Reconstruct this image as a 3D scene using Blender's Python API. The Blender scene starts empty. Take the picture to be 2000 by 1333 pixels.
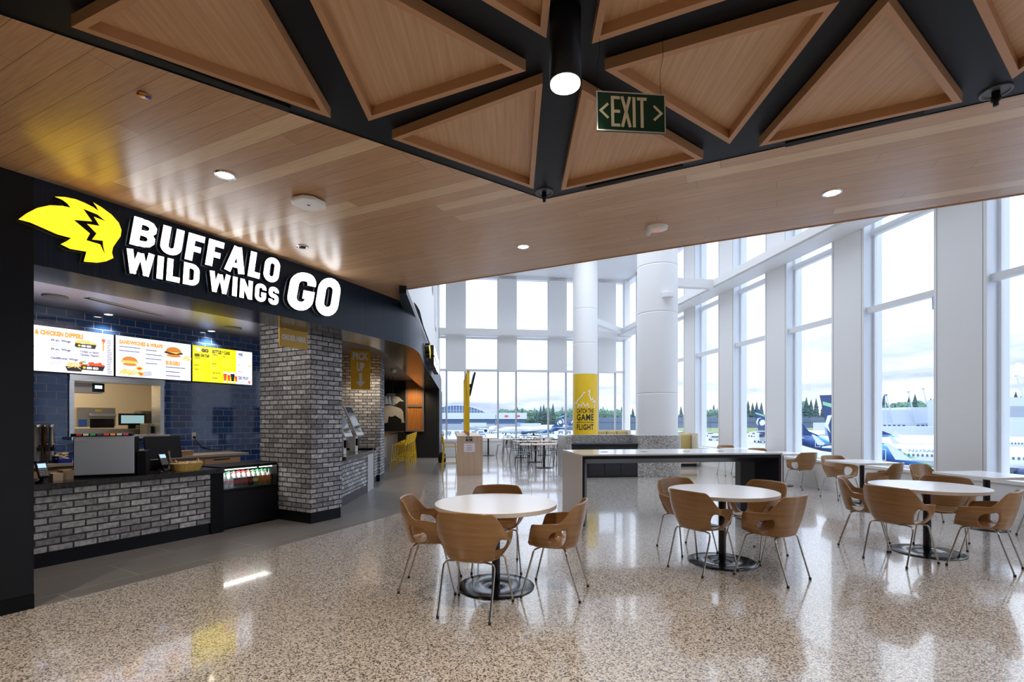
import bpy, bmesh, math, random
from mathutils import Vector, Matrix
from mathutils.geometry import tessellate_polygon

random.seed(7)
SC = bpy.context.scene
COL = SC.collection

# ------------------------------------------------------------ camera, sky, exposure
F = 960.0           # focal length in pixels of the 2000 px wide frame
V0 = 822.0          # horizon row
H = 1.475           # eye height
cam_d = bpy.data.cameras.new('camera')
cam = bpy.data.objects.new('camera', cam_d)
COL.objects.link(cam)
cam.location = (0, 0, H)
cam.rotation_euler = (math.radians(90), 0, 0)
cam_d.sensor_width = 36.0
cam_d.lens = F / 2000 * 36
cam_d.shift_y = (V0 - 666.5) / 2000
cam_d.clip_start = 0.05
cam_d.clip_end = 3000
SC.camera = cam

SC.view_settings.view_transform = 'Standard'
SC.view_settings.look = 'None'
SC.view_settings.gamma = 1.0
SC.view_settings.use_curve_mapping = False
SC.view_settings.exposure = 0.78
SKY = 0.76           # horizon radiance of the overcast sky
cy = SC.cycles
cy.max_bounces = 10
cy.diffuse_bounces = 5
cy.glossy_bounces = 4
cy.transmission_bounces = 6
cy.transparent_max_bounces = 12
cy.caustics_reflective = False
cy.caustics_refractive = False
cy.sample_clamp_indirect = 6.0
cy.blur_glossy = 0.5

w = bpy.data.worlds.new('world')
SC.world = w
w.use_nodes = True
nt = w.node_tree
nt.nodes.clear()
def N(t, kind, **kw):
    n = t.nodes.new(kind)
    for k, v in kw.items():
        if k in n.inputs.keys() if isinstance(k, str) else False:
            n.inputs[k].default_value = v
        else:
            setattr(n, k, v)
    return n
def L(t, a, ao, b, bi):
    t.links.new(a.outputs[ao], b.inputs[bi])
out = N(nt, 'ShaderNodeOutputWorld')
bg = N(nt, 'ShaderNodeBackground')
tc = N(nt, 'ShaderNodeTexCoord')
sep = N(nt, 'ShaderNodeSeparateXYZ')
L(nt, tc, 'Generated', sep, 0)
mp = N(nt, 'ShaderNodeMapping')
mp.inputs['Scale'].default_value = (1.6, 1.6, 9.0)
L(nt, tc, 'Generated', mp, 0)
nz = N(nt, 'ShaderNodeTexNoise')
nz.inputs['Scale'].default_value = 2.2
nz.inputs['Detail'].default_value = 5
nz.inputs['Roughness'].default_value = 0.55
L(nt, mp, 0, nz, 'Vector')
cr = N(nt, 'ShaderNodeValToRGB')
cr.color_ramp.elements[0].position = 0.40
cr.color_ramp.elements[0].color = (0.42, 0.50, 0.80, 1)
cr.color_ramp.elements[1].position = 0.58
cr.color_ramp.elements[1].color = (0.90, 0.96, 1.07, 1)
L(nt, nz, 'Fac', cr, 0)
# an overcast sky is about three times brighter overhead than at the horizon
el = N(nt, 'ShaderNodeMapRange')
el.inputs['From Min'].default_value = 0.0
el.inputs['From Max'].default_value = 1.0
el.inputs['To Min'].default_value = SKY
el.inputs['To Max'].default_value = SKY * 3.0
L(nt, sep, 'Z', el, 'Value')
hz = N(nt, 'ShaderNodeMapRange')       # cloud relief shows low in the sky, higher up it is even white
hz.inputs['From Min'].default_value = 0.05
hz.inputs['From Max'].default_value = 0.28
L(nt, sep, 'Z', hz, 'Value')
mx = N(nt, 'ShaderNodeMixRGB')
mx.inputs['Color2'].default_value = (0.87, 0.95, 1.08, 1)
L(nt, hz, 0, mx, 'Fac')
L(nt, cr, 0, mx, 'Color1')
L(nt, mx, 0, bg, 'Color')
L(nt, el, 0, bg, 'Strength')
L(nt, bg, 0, out, 0)

def area_light(name, loc, size, power, color=(1, 1, 1), rot=(0, 0, 0), sy=None):
    d = bpy.data.lights.new(name, 'AREA')
    d.energy = power; d.color = color; d.size = size
    if sy: d.shape = 'RECTANGLE'; d.size_y = sy
    o = bpy.data.objects.new(name, d); COL.objects.link(o)
    o.location = loc; o.rotation_euler = rot
    return o
def spot(name, loc, power, color=(1, .86, .68), angle=110, blend=.7, r=.05, rot=(0, 0, 0)):
    d = bpy.data.lights.new(name, 'SPOT')
    d.energy = power; d.color = color; d.spot_size = math.radians(angle); d.spot_blend = blend
    d.shadow_soft_size = r
    o = bpy.data.objects.new(name, d); COL.objects.link(o)
    o.location = loc; o.rotation_euler = rot
    return o

# ------------------------------------------------------------ pixel helpers (where a thing stands)
def K(x): return (x - 1000) / F
def U(x, v, z=0.0):
    """point at height z seen at pixel x, v"""
    Y = F * (H - z) / (v - V0)
    return Vector((K(x) * Y, Y, z))
def AT(x, v, Y):
    return Vector((K(x) * Y, Y, H + (V0 - v) / F * Y))

# ------------------------------------------------------------ materials
MATS = {}
def mat(name, col, rough=.5, metal=0., spec=.5, coat=0., coat_r=.1, emit=None, es=0., alpha=1.):
    if name in MATS: return MATS[name]
    m = bpy.data.materials.new(name); m.use_nodes = True
    b = m.node_tree.nodes['Principled BSDF']
    b.inputs['Base Color'].default_value = (*col, 1)
    b.inputs['Roughness'].default_value = rough
    b.inputs['Metallic'].default_value = metal
    b.inputs['Specular IOR Level'].default_value = spec
    b.inputs['Coat Weight'].default_value = coat
    b.inputs['Coat Roughness'].default_value = coat_r
    if emit:
        b.inputs['Emission Color'].default_value = (*emit, 1)
        b.inputs['Emission Strength'].default_value = es
    MATS[name] = m
    return m
def bs(m): return m.node_tree.nodes['Principled BSDF']
def emis(name, col, s=1.0):
    if name in MATS: return MATS[name]
    return mat(name, (0.02, .02, .02), .5, emit=col, es=s)
def noisy(name, c1, c2, scale=4, rough=.5, detail=4, stretch=(1, 1, 1), bump=0, metal=0, coat=0, coat_r=.1, spec=.5, coord='Object', lo=.35, hi=.65):
    if name in MATS: return MATS[name]
    m = mat(name, c1, rough, metal, spec, coat, coat_r)
    t = m.node_tree; b = bs(m)
    tc = N(t, 'ShaderNodeTexCoord'); mp = N(t, 'ShaderNodeMapping')
    mp.inputs['Scale'].default_value = stretch
    L(t, tc, coord, mp, 0)
    n = N(t, 'ShaderNodeTexNoise'); n.inputs['Scale'].default_value = scale; n.inputs['Detail'].default_value = detail
    L(t, mp, 0, n, 'Vector')
    r = N(t, 'ShaderNodeValToRGB')
    r.color_ramp.elements[0].position = lo; r.color_ramp.elements[0].color = (*c1, 1)
    r.color_ramp.elements[1].position = hi; r.color_ramp.elements[1].color = (*c2, 1)
    L(t, n, 'Fac', r, 0); L(t, r, 0, b, 'Base Color')
    if bump:
        bp = N(t, 'ShaderNodeBump'); bp.inputs['Strength'].default_value = bump; bp.inputs['Distance'].default_value = .01
        L(t, n, 'Fac', bp, 'Height'); L(t, bp, 0, b, 'Normal')
    return m

def terrazzo(name, chips, scale=70, rough=.1, coat=.6, big=None):
    m = mat(name, (.5, .47, .43), rough, 0, .45, coat, .06)
    t = m.node_tree; b = bs(m)
    tc = N(t, 'ShaderNodeTexCoord')
    nzz = N(t, 'ShaderNodeTexNoise'); nzz.inputs['Scale'].default_value = scale * .7; nzz.inputs['Detail'].default_value = 2
    L(t, tc, 'Object', nzz, 'Vector')
    add = N(t, 'ShaderNodeVectorMath', operation='MULTIPLY_ADD')
    add.inputs[1].default_value = (.012,) * 3
    L(t, nzz, 'Color', add, 0); L(t, tc, 'Object', add, 2)
    v = N(t, 'ShaderNodeTexVoronoi'); v.inputs['Scale'].default_value = scale
    L(t, add, 0, v, 'Vector')
    sp = N(t, 'ShaderNodeSeparateColor'); L(t, v, 'Color', sp, 0)
    r = N(t, 'ShaderNodeValToRGB'); r.color_ramp.interpolation = 'CONSTANT'
    els = r.color_ramp.elements
    while len(els) > 1: els.remove(els[-1])
    for i, (p, c) in enumerate(chips):
        e = els[0] if i == 0 else els.new(p)
        e.position = p; e.color = (*c, 1)
    L(t, sp, 0, r, 0)
    v2 = N(t, 'ShaderNodeTexVoronoi', feature='DISTANCE_TO_EDGE'); v2.inputs['Scale'].default_value = scale
    L(t, add, 0, v2, 'Vector')
    st = N(t, 'ShaderNodeMath', operation='LESS_THAN'); st.inputs[1].default_value = .06
    L(t, v2, 'Distance', st, 0)
    mx = N(t, 'ShaderNodeMixRGB'); mx.inputs['Color2'].default_value = (.42, .37, .32, 1)
    L(t, st, 0, mx, 0); L(t, r, 0, mx, 1); L(t, mx, 0, b, 'Base Color')
    return m

def plank_mat(name, cols, ang, row=.13, length=2.4, rough=.3, groove=.0015, coat=0., shift=0.):
    """boards running along direction ang (radians in the object's xy plane)"""
    m = mat(name, cols[0], rough, 0, .5, coat, .12)
    t = m.node_tree; b = bs(m)
    tc = N(t, 'ShaderNodeTexCoord'); mp = N(t, 'ShaderNodeMapping', vector_type='TEXTURE')
    mp.inputs['Rotation'].default_value = (0, 0, ang)
    L(t, tc, 'Object', mp, 0)
    s = N(t, 'ShaderNodeSeparateXYZ'); L(t, mp, 0, s, 0)
    def M(op, a, b2=None, c=None):
        n = N(t, 'ShaderNodeMath', operation=op)
        for i, q in enumerate((a, b2, c)):
            if q is None: continue
            if isinstance(q, (int, float)): n.inputs[i].default_value = q
            else: t.links.new(q, n.inputs[i])
        return n.outputs[0]
    yy = M('DIVIDE', s.outputs['Y'], row); ri = M('FLOOR', yy); yf = M('FRACT', yy)
    wn = N(t, 'ShaderNodeTexWhiteNoise', noise_dimensions='1D'); t.links.new(ri, wn.inputs['W'])
    xx = M('ADD', M('DIVIDE', s.outputs['X'], length), wn.outputs['Value'])
    ci = M('FLOOR', xx); xf = M('FRACT', xx)
    cb = N(t, 'ShaderNodeCombineXYZ'); t.links.new(ri, cb.inputs[0]); t.links.new(ci, cb.inputs[1])
    wn2 = N(t, 'ShaderNodeTexWhiteNoise', noise_dimensions='2D'); L(t, cb, 0, wn2, 'Vector')
    r = N(t, 'ShaderNodeValToRGB')
    els = r.color_ramp.elements
    while len(els) > 1: els.remove(els[-1])
    for i, c in enumerate(cols):
        p = [0, .5, .86, .93][i] if len(cols) == 4 else i / max(1, len(cols) - 1)
        e = els[0] if i == 0 else els.new(p); e.position = p; e.color = (*c, 1)
    L(t, wn2, 'Value', r, 0)
    mp2 = N(t, 'ShaderNodeMapping'); mp2.inputs['Scale'].default_value = (1.2, 34, 1)
    L(t, mp, 0, mp2, 0)
    gn = N(t, 'ShaderNodeTexNoise'); gn.inputs['Scale'].default_value = 3; gn.inputs['Detail'].default_value = 5
    L(t, mp2, 0, gn, 'Vector')
    gr = N(t, 'ShaderNodeMapRange'); gr.inputs['From Min'].default_value = .3; gr.inputs['From Max'].default_value = .7
    gr.inputs['To Min'].default_value = .84; gr.inputs['To Max'].default_value = 1.1
    L(t, gn, 'Fac', gr, 'Value')
    ml = N(t, 'ShaderNodeVectorMath', operation='SCALE'); L(t, r, 0, ml, 0); L(t, gr, 0, ml, 'Scale')
    e1 = M('LESS_THAN', yf, groove / row * 2); e2 = M('LESS_THAN', xf, groove / length * 2)
    g = M('MAXIMUM', e1, e2)
    mx = N(t, 'ShaderNodeMixRGB'); mx.inputs['Color2'].default_value = (*[c * .25 for c in cols[0]], 1)
    t.links.new(M('MULTIPLY', g, .8), mx.inputs[0]); L(t, ml, 0, mx, 1); L(t, mx, 0, b, 'Base Color')
    return m

def grain_mat(name, c1, c2, rough=.32, stretch=(3, 60, 60), coat=.25, coord='UV', scale=1.0):
    return noisy(name, c1, c2, scale, rough, 6, stretch, 0, 0, coat, .15, .5, coord, .3, .7)

def brick_mat(name, c1, c2, mortar, bw, bh, msize=.006, rough=.8, bump=.6, squash=1, blotch=True, gloss=False, bias=0):
    m = mat(name, c1, rough, 0, .5, .0, .05)
    t = m.node_tree; b = bs(m)
    tc = N(t, 'ShaderNodeTexCoord')
    br = N(t, 'ShaderNodeTexBrick', offset=.5, squash=1.0)
    br.inputs['Scale'].default_value = 1
    br.inputs['Brick Width'].default_value = bw; br.inputs['Row Height'].default_value = bh
    br.inputs['Mortar Size'].default_value = msize; br.inputs['Mortar Smooth'].default_value = .15
    br.inputs['Bias'].default_value = bias
    br.inputs['Color1'].default_value = (*c1, 1); br.inputs['Color2'].default_value = (*c2, 1)
    br.inputs['Mortar'].default_value = (*mortar, 1)
    L(t, tc, 'UV', br, 'Vector')
    src = br.outputs['Color']
    if blotch:
        n = N(t, 'ShaderNodeTexNoise'); n.inputs['Scale'].default_value = 22; n.inputs['Detail'].default_value = 6
        L(t, tc, 'UV', n, 'Vector')
        mr = N(t, 'ShaderNodeMapRange'); mr.inputs['From Min'].default_value = .3; mr.inputs['From Max'].default_value = .7
        mr.inputs['To Min'].default_value = .55; mr.inputs['To Max'].default_value = 1.3
        L(t, n, 'Fac', mr, 'Value')
        sc = N(t, 'ShaderNodeVectorMath', operation='SCALE'); t.links.new(src, sc.inputs[0]); L(t, mr, 0, sc, 'Scale')
        src = sc.outputs[0]
    t.links.new(src, b.inputs['Base Color'])
    bp = N(t, 'ShaderNodeBump', invert=True); bp.inputs['Strength'].default_value = bump; bp.inputs['Distance'].default_value = .006
    L(t, br, 'Fac', bp, 'Height'); L(t, bp, 0, b, 'Normal')
    if gloss:
        mr = N(t, 'ShaderNodeMapRange'); mr.inputs['To Min'].default_value = rough; mr.inputs['To Max'].default_value = .7
        L(t, br, 'Fac', mr, 'Value'); L(t, mr, 0, b, 'Roughness')
    return m

def glass_mat(name='clear_glass', tint=(.95, .98, 1.0)):
    if name in MATS: return MATS[name]
    m = bpy.data.materials.new(name); m.use_nodes = True; t = m.node_tree; t.nodes.clear()
    o = N(t, 'ShaderNodeOutputMaterial'); mx = N(t, 'ShaderNodeMixShader')
    tr = N(t, 'ShaderNodeBsdfTransparent'); tr.inputs[0].default_value = (*tint, 1)
    gl = N(t, 'ShaderNodeBsdfGlossy'); gl.inputs['Roughness'].default_value = .0
    lw = N(t, 'ShaderNodeLayerWeight'); lw.inputs['Blend'].default_value = .5
    pw = N(t, 'ShaderNodeMath', operation='POWER'); pw.inputs[1].default_value = 4.5
    ad = N(t, 'ShaderNodeMath', operation='MULTIPLY_ADD'); ad.inputs[1].default_value = .8; ad.inputs[2].default_value = .05
    L(t, lw, 'Facing', pw, 0); L(t, pw, 0, ad, 0)
    L(t, ad, 0, mx, 0); L(t, tr, 0, mx, 1); L(t, gl, 0, mx, 2); L(t, mx, 0, o, 0)
    MATS[name] = m
    return m

# ------------------------------------------------------------ mesh builder
class MB:
    def __init__(s): s.v = []; s.f = []; s.m = []; s.s = []
    def add(s, vs, fs, m=0, smooth=False):
        o = len(s.v); s.v += [tuple(p) for p in vs]
        for f in fs:
            s.f.append(tuple(i + o for i in f)); s.m.append(m); s.s.append(smooth)
        return s
    def box(s, x0, x1, y0, y1, z0, z1, m=0, M=None):
        vs = [Vector(p) for p in ((x0, y0, z0), (x1, y0, z0), (x1, y1, z0), (x0, y1, z0), (x0, y0, z1), (x1, y0, z1), (x1, y1, z1), (x0, y1, z1))]
        if M: vs = [M @ p for p in vs]
        return s.add(vs, [(3, 2, 1, 0), (4, 5, 6, 7), (0, 1, 5, 4), (1, 2, 6, 5), (2, 3, 7, 6), (3, 0, 4, 7)], m)
    def cbox(s, c, sx, sy, sz, rz=0, m=0, rx=0, ry=0):
        M = Matrix.Translation(c) @ Matrix.Rotation(rz, 4, 'Z') @ Matrix.Rotation(ry, 4, 'Y') @ Matrix.Rotation(rx, 4, 'X')
        return s.box(-sx / 2, sx / 2, -sy / 2, sy / 2, -sz / 2, sz / 2, m, M)
    def prism(s, poly, z0, z1, m=0, M=None, cap=True):
        n = len(poly)
        a = sum(poly[i][0] * poly[(i + 1) % n][1] - poly[(i + 1) % n][0] * poly[i][1] for i in range(n))
        if a < 0: poly = poly[::-1]
        vs = [Vector((p[0], p[1], z0)) for p in poly] + [Vector((p[0], p[1], z1)) for p in poly]
        if M: vs = [M @ p for p in vs]
        fs = [(i, (i + 1) % n, n + (i + 1) % n, n + i) for i in range(n)]
        tr = tessellate_polygon([[Vector((p[0], p[1], 0)) for p in poly]])
        for t in tr:
            a_, b_, c_ = (Vector(poly[i]).to_2d() for i in t)
            if (b_ - a_).cross(c_ - a_) < 0: t = t[::-1]
            if cap: fs.append(tuple(n + i for i in t)); fs.append(tuple(t[::-1]))
        return s.add(vs, fs, m)
    def tube(s, pts, r, n=8, m=0, cap=True, smooth=True, r2=None):
        pts = [Vector(p) for p in pts]; k = len(pts); vs = []
        up = None
        for i, p in enumerate(pts):
            d = (pts[min(i + 1, k - 1)] - pts[max(i - 1, 0)]).normalized()
            if up is None:
                up = Vector((0, 0, 1)) if abs(d.z) < .9 else Vector((1, 0, 0))
            a = d.cross(up).normalized(); b = a.cross(d).normalized(); up = b
            rr = r if r2 is None else r + (r2 - r) * i / (k - 1)
            for j in range(n):
                an = 2 * math.pi * j / n
                vs.append(p + (a * math.cos(an) + b * math.sin(an)) * rr)
        fs = [(i * n + j, (i + 1) * n + j, (i + 1) * n + (j + 1) % n, i * n + (j + 1) % n) for i in range(k - 1) for j in range(n)]
        s.add(vs, fs, m, smooth)
        if cap: s.add(vs[:n], [tuple(range(n))], m); s.add(vs[-n:], [tuple(range(n))[::-1]], m)
        return s
    def lathe(s, prof, c=(0, 0, 0), n=24, m=0, smooth=True, M=None, sx=1, sy=1):
        vs = []
        for (r, z) in prof:
            for j in range(n):
                a = 2 * math.pi * j / n
                p = Vector((r * math.cos(a) * sx, r * math.sin(a) * sy, z))
                if M: p = M @ p
                vs.append(p + Vector(c))
        fs = [(i * n + j, i * n + (j + 1) % n, (i + 1) * n + (j + 1) % n, (i + 1) * n + j) for i in range(len(prof) - 1) for j in range(n)]
        s.add(vs, fs, m, smooth)
        if prof[0][0] > 1e-5: s.add(vs[:n], [tuple(range(n))[::-1]], m)
        if prof[-1][0] > 1e-5: s.add(vs[-n:], [tuple(range(n))], m)
        return s
    def quad(s, a, b, c, d, m=0): return s.add([a, b, c, d], [(0, 1, 2, 3)], m)
    def poly(s, pts2, fn, m=0):
        """fill a 2D outline, every point mapped by fn"""
        tr = tessellate_polygon([[Vector((p[0], p[1], 0)) for p in pts2]])
        fs = []
        for t in tr:
            a_, b_, c_ = (Vector(pts2[i]).to_2d() for i in t)
            fs.append(t if (b_ - a_).cross(c_ - a_) > 0 else t[::-1])
        return s.add([fn(*p) for p in pts2], [tuple(f) for f in fs], m)
    def build(s, name, mats, parent=None, bevel=0, solid=None, loc=None, rz=0):
        me = bpy.data.meshes.new(name)
        me.from_pydata(s.v, [], s.f)
        if not isinstance(mats, (list, tuple)): mats = [mats]
        for mm in mats: me.materials.append(mm)
        for p, mi, sm in zip(me.polygons, s.m, s.s):
            p.material_index = mi; p.use_smooth = sm
        uv = me.uv_layers.new(name='UVMap').data
        for p in me.polygons:
            nn = p.normal
            if abs(nn.z) < .75 and nn.xy.length > 1e-6:
                tx, ty = -nn.y / nn.xy.length, nn.x / nn.xy.length
                for li in p.loop_indices:
                    c = me.vertices[me.loops[li].vertex_index].co
                    uv[li].uv = (c.x * tx + c.y * ty, c.z)
            else:
                for li in p.loop_indices:
                    c = me.vertices[me.loops[li].vertex_index].co
                    uv[li].uv = (c.x, c.y)
        o = bpy.data.objects.new(name, me); COL.objects.link(o)
        if parent: o.parent = parent
        if loc is not None: o.location = loc
        o.rotation_euler.z = rz
        if bevel:
            b = o.modifiers.new('bevel', 'BEVEL'); b.width = bevel; b.segments = 2; b.limit_method = 'ANGLE'; b.angle_limit = math.radians(40)
        return o

def tag(o, label=None, cat=None, group=None, kind=None):
    if label: o['label'] = label
    if cat: o['category'] = cat
    if group: o['group'] = group
    if kind: o['kind'] = kind
    return o
def struct(o): o['kind'] = 'structure'; return o
def thing(name, label, cat, loc=(0, 0, 0), rz=0, group=None):
    o = bpy.data.objects.new(name, None); COL.objects.link(o)
    o.empty_display_size = .1
    o.location = loc; o.rotation_euler.z = rz
    return tag(o, label, cat, group)
def kids(o): return [c for c in bpy.data.objects if c.parent == o]
def copy_tree(o, parent=None, tree=None):
    c = o.copy(); COL.objects.link(c); c.parent = parent
    for ch in kids(o) if tree is None else tree.get(o, []): copy_tree(ch, c, tree)
    return c
def dup(o, loc, rz=0, label=None, group=None):
    c = copy_tree(o); c.location = loc; c.rotation_euler.z = rz
    if label: c['label'] = label
    if group: c['group'] = group
    return c

# lettering ------------------------------------------------------------------
def text_geo(body, size=1.0, bold=0.0, xs=1.0, align='LEFT', space=1.0):
    cu = bpy.data.curves.new('t', 'FONT'); cu.body = body; cu.size = size; cu.offset = bold
    cu.align_x = align; cu.resolution_u = 2; cu.space_character = space
    o = bpy.data.objects.new('t', cu); COL.objects.link(o)
    dg = bpy.context.evaluated_depsgraph_get()
    me = bpy.data.meshes.new_from_object(o.evaluated_get(dg))
    vs = [(p.co.x * xs, p.co.y) for p in me.vertices]
    fs = [tuple(p.vertices) for p in me.polygons]
    bpy.data.objects.remove(o); bpy.data.curves.remove(cu); bpy.data.meshes.remove(me)
    return vs, fs
def put_text(mb, body, fn, size=1.0, bold=0.0, xs=1.0, align='LEFT', m=0, fit=None, space=1.0):
    """fn maps 2D text coordinates to 3D; fit = (x0, x1, y0, y1) stretches the text to that box"""
    vs, fs = text_geo(body, size, bold, xs, align, space)
    if not vs: return
    if fit:
        ax, bx = min(v[0] for v in vs), max(v[0] for v in vs); ay, by = min(v[1] for v in vs), max(v[1] for v in vs)
        vs = [(fit[0] + (v[0] - ax) / (bx - ax) * (fit[1] - fit[0]), fit[2] + (v[1] - ay) / (by - ay) * (fit[3] - fit[2])) for v in vs]
    mb.add([fn(*v) for v in vs], fs, m)

def arc(cx, cy, r, a0, a1, n=5, ry=None):
    ry = ry or r
    return [(cx + r * math.cos(math.radians(a0 + (a1 - a0) * i / n)), cy + ry * math.sin(math.radians(a0 + (a1 - a0) * i / n))) for i in range(n + 1)]
def stroke(path, wd, closed=False):
    """a line of width wd as quads with mitred joints"""
    P = [Vector(p) for p in path]; n = len(P); Lp = []; Rp = []
    for i in range(n):
        if closed: a, b = P[i - 1], P[(i + 1) % n]
        else: a, b = P[max(i - 1, 0)], P[min(i + 1, n - 1)]
        d1 = (P[i] - a); d2 = (b - P[i])
        d1 = d1.normalized() if d1.length > 1e-9 else None; d2 = d2.normalized() if d2.length > 1e-9 else None
        d1 = d1 or d2; d2 = d2 or d1
        n1 = Vector((-d1.y, d1.x)); n2 = Vector((-d2.y, d2.x)); mm = (n1 + n2)
        mm = mm.normalized() if mm.length > 1e-6 else n1
        k = wd / 2 / max(.5, mm.dot(n1))
        Lp.append(P[i] + mm * k); Rp.append(P[i] - mm * k)
    q = []
    for i in range(n if closed else n - 1):
        j = (i + 1) % n
        q.append([Rp[i], Rp[j], Lp[j], Lp[i]])
    return q
def glyph(ch, wdt, t):
    """bold squarish letter in a box wdt x 1 with stroke t; list of quads"""
    h = t / 2; X0, X1, Y0, Y1 = h, wdt - h, h, 1 - h; r = min(.22, (X1 - X0) / 2); Q = []
    ring = arc(X1 - r, Y1 - r, r, 0, 90) + arc(X0 + r, Y1 - r, r, 90, 180) + arc(X0 + r, Y0 + r, r, 180, 270) + arc(X1 - r, Y0 + r, r, 270, 360)
    if ch == 'O': Q = stroke(ring, t, True)
    elif ch == 'U': Q = stroke([(X0, 1)] + arc(X0 + r, Y0 + r, r, 180, 270) + arc(X1 - r, Y0 + r, r, 270, 360) + [(X1, 1)], t)
    elif ch == 'B':
        Q = stroke([(X0, 0), (X0, 1)], t)
        for a, b in ((Y0, .5), (.5, Y1)):
            rr = (b - a) / 2
            Q += stroke([(X0, a), (X1 - rr, a)] + arc(X1 - rr, a + rr, rr, -90, 90)[1:-1] + [(X1 - rr, b), (X0, b)], t * .86)
    elif ch == 'F': Q = stroke([(X0, 0), (X0, 1)], t) + stroke([(X0, Y1), (wdt, Y1)], t) + stroke([(X0, .46), (wdt * .86, .46)], t * .9)
    elif ch == 'L': Q = stroke([(X0, 1), (X0, 0)], t) + stroke([(X0, Y0), (wdt, Y0)], t)
    elif ch == 'I': Q = stroke([(wdt / 2, 0), (wdt / 2, 1)], t)
    elif ch == 'A': Q = stroke([(X0 * .9, 0), (wdt / 2 - t * .1, 1)], t) + stroke([(wdt / 2 + t * .1, 1), (wdt - X0 * .9, 0)], t) + stroke([(X0 + t * .4, .28), (X1 - t * .4, .28)], t * .8) + [[(wdt * .36, 1), (wdt * .36, .86), (wdt * .64, .86), (wdt * .64, 1)]]
    elif ch == 'W': Q = stroke([(X0 * .8, 1), (wdt * .27, 0)], t * .95) + stroke([(wdt * .25, 0), (wdt * .48, .92)], t * .8) + stroke([(wdt * .52, .92), (wdt * .75, 0)], t * .8) + stroke([(wdt * .73, 0), (wdt - X0 * .8, 1)], t * .95)
    elif ch == 'D': Q = stroke([(X0, 0), (X0, 1)], t) + stroke([(X0, Y0), (X1 - r, Y0)] + arc(X1 - r, Y0 + r, r, -90, 0)[1:] + arc(X1 - r, Y1 - r, r, 0, 90) + [(X0, Y1)], t)
    elif ch == 'N': Q = stroke([(X0, 0), (X0, 1)], t * .95) + stroke([(X1, 0), (X1, 1)], t * .95) + stroke([(X0, .95), (X1, .05)], t)
    elif ch == 'G': Q = stroke([(X1, .68)] + arc(X1 - .16, Y1 - .16, .16, 0, 90) + arc(X0 + r, Y1 - r, r, 90, 180) + arc(X0 + r, Y0 + r, r, 180, 270) + arc(X1 - r, Y0 + r, r, 270, 360) + [(X1, .43), (wdt * .55, .43)], t * .95)
    elif ch == 'S':
        r = .18; Q = stroke([(X1, .70)] + arc(X1 - r * .8, Y1 - r * .8, r * .8, 0, 90) + arc(X0 + r * .8, Y1 - r * .8, r * .8, 90, 180) + arc(X0 + r * .8, .5 + r * .8, r * .8, 180, 270) + arc(X1 - r * .8, .5 - r * .8, r * .8, 90, 0) + arc(X1 - r * .8, Y0 + r * .8, r * .8, 0, -90) + arc(X0 + r * .8, Y0 + r * .8, r * .8, 270, 180) + [(X0, .30)], t)
    return Q
def word(mb, text, widths, x0, x1, y0, y1, fn, t=.27, gap=.09, slant=.0, depth=.04, m=0, ms=1, y0b=None, y1b=None):
    """solid letters between x0..x1; y0b, y1b: box at the far end when the word tapers"""
    tot = sum(widths) + gap * (len(widths) - 1); x = 0
    y0b = y0 if y0b is None else y0b; y1b = y1 if y1b is None else y1b
    for ch, wdt in zip(text, widths):
        for q in glyph(ch, wdt, t):
            pts = []
            for p in q:
                gx = (x + p[0]) / tot; lo = y0 + (y0b - y0) * gx; hi = y1 + (y1b - y1) * gx
                pts.append((x0 + gx * (x1 - x0) + slant * (p[1] - .5) * (hi - lo), lo + p[1] * (hi - lo)))
            a = sum(pts[i][0] * pts[(i + 1) % 4][1] - pts[(i + 1) % 4][0] * pts[i][1] for i in range(4))
            if a < 0: pts = pts[::-1]
            fr = [fn(px, py, depth) for px, py in pts]; bk = [fn(px, py, 0) for px, py in pts]
            mb.add(fr, [(0, 1, 2, 3)], m)
            mb.add(fr + bk, [(i, i + 4, (i + 1) % 4 + 4, (i + 1) % 4) for i in range(4)], ms)
        x += wdt + gap
# ------------------------------------------------------------ shared materials
M_terr = terrazzo('terrazzo_floor', [(0, (.03, .025, .023)), (.19, (.17, .14, .125)), (.30, (.44, .385, .34)), (.46, (.66, .585, .52)), (.78, (.82, .755, .69))], 118, .2, .75)
M_terr2 = terrazzo('terrazzo_grey', [(0, (.02, .02, .025)), (.30, (.12, .12, .13)), (.45, (.42, .42, .42)), (.65, (.74, .73, .70))], 105, .3, .2)
M_ftile = brick_mat('grey_floor_tile', (.165, .155, .145), (.20, .188, .176), (.36, .33, .29), 1.2, .6, .006, .3, .15, blotch=False)
M_white = mat('white_paint', (.86, .86, .86), .45)
M_wmetal = mat('white_metal', (.80, .81, .83), .35)
M_plaster = mat('white_plaster', (.82, .82, .82), .6)
M_reveal = mat('reveal_white', (.74, .79, .86), .3)
M_black = mat('black_satin', (.006, .007, .010), .35, spec=.22)
M_blackm = mat('black_matte', (.005, .006, .008), .6, spec=.15)
M_navy = noisy('dark_fascia', (.006, .012, .025), (.012, .024, .048), 3, .36, 3, (40, 40, .6), spec=.25)
M_ceilblk = mat('black_ceiling_panel', (.007, .008, .012), .42, spec=.2)
M_kceil = mat('glossy_dark_ceiling', (.30, .29, .32), .33, .85, .5)
M_brown = mat('dark_brown_gloss', (.035, .026, .020), .14, 0, .8)
M_steel = noisy('brushed_steel', (.50, .51, .53), (.62, .63, .65), 6, .3, 3, (1, 1, 30), 0, .9)
M_chrome = mat('chrome', (.62, .60, .57), .18, 1)
M_glass = glass_mat()
M_can = emis('lamp_glow', (1, .86, .66), 14)
M_brick = brick_mat('whitewashed_brick', (.22, .225, .245), (.56, .56, .585), (.05, .045, .044), .205, .0712, .0085, .85, .9)
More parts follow.
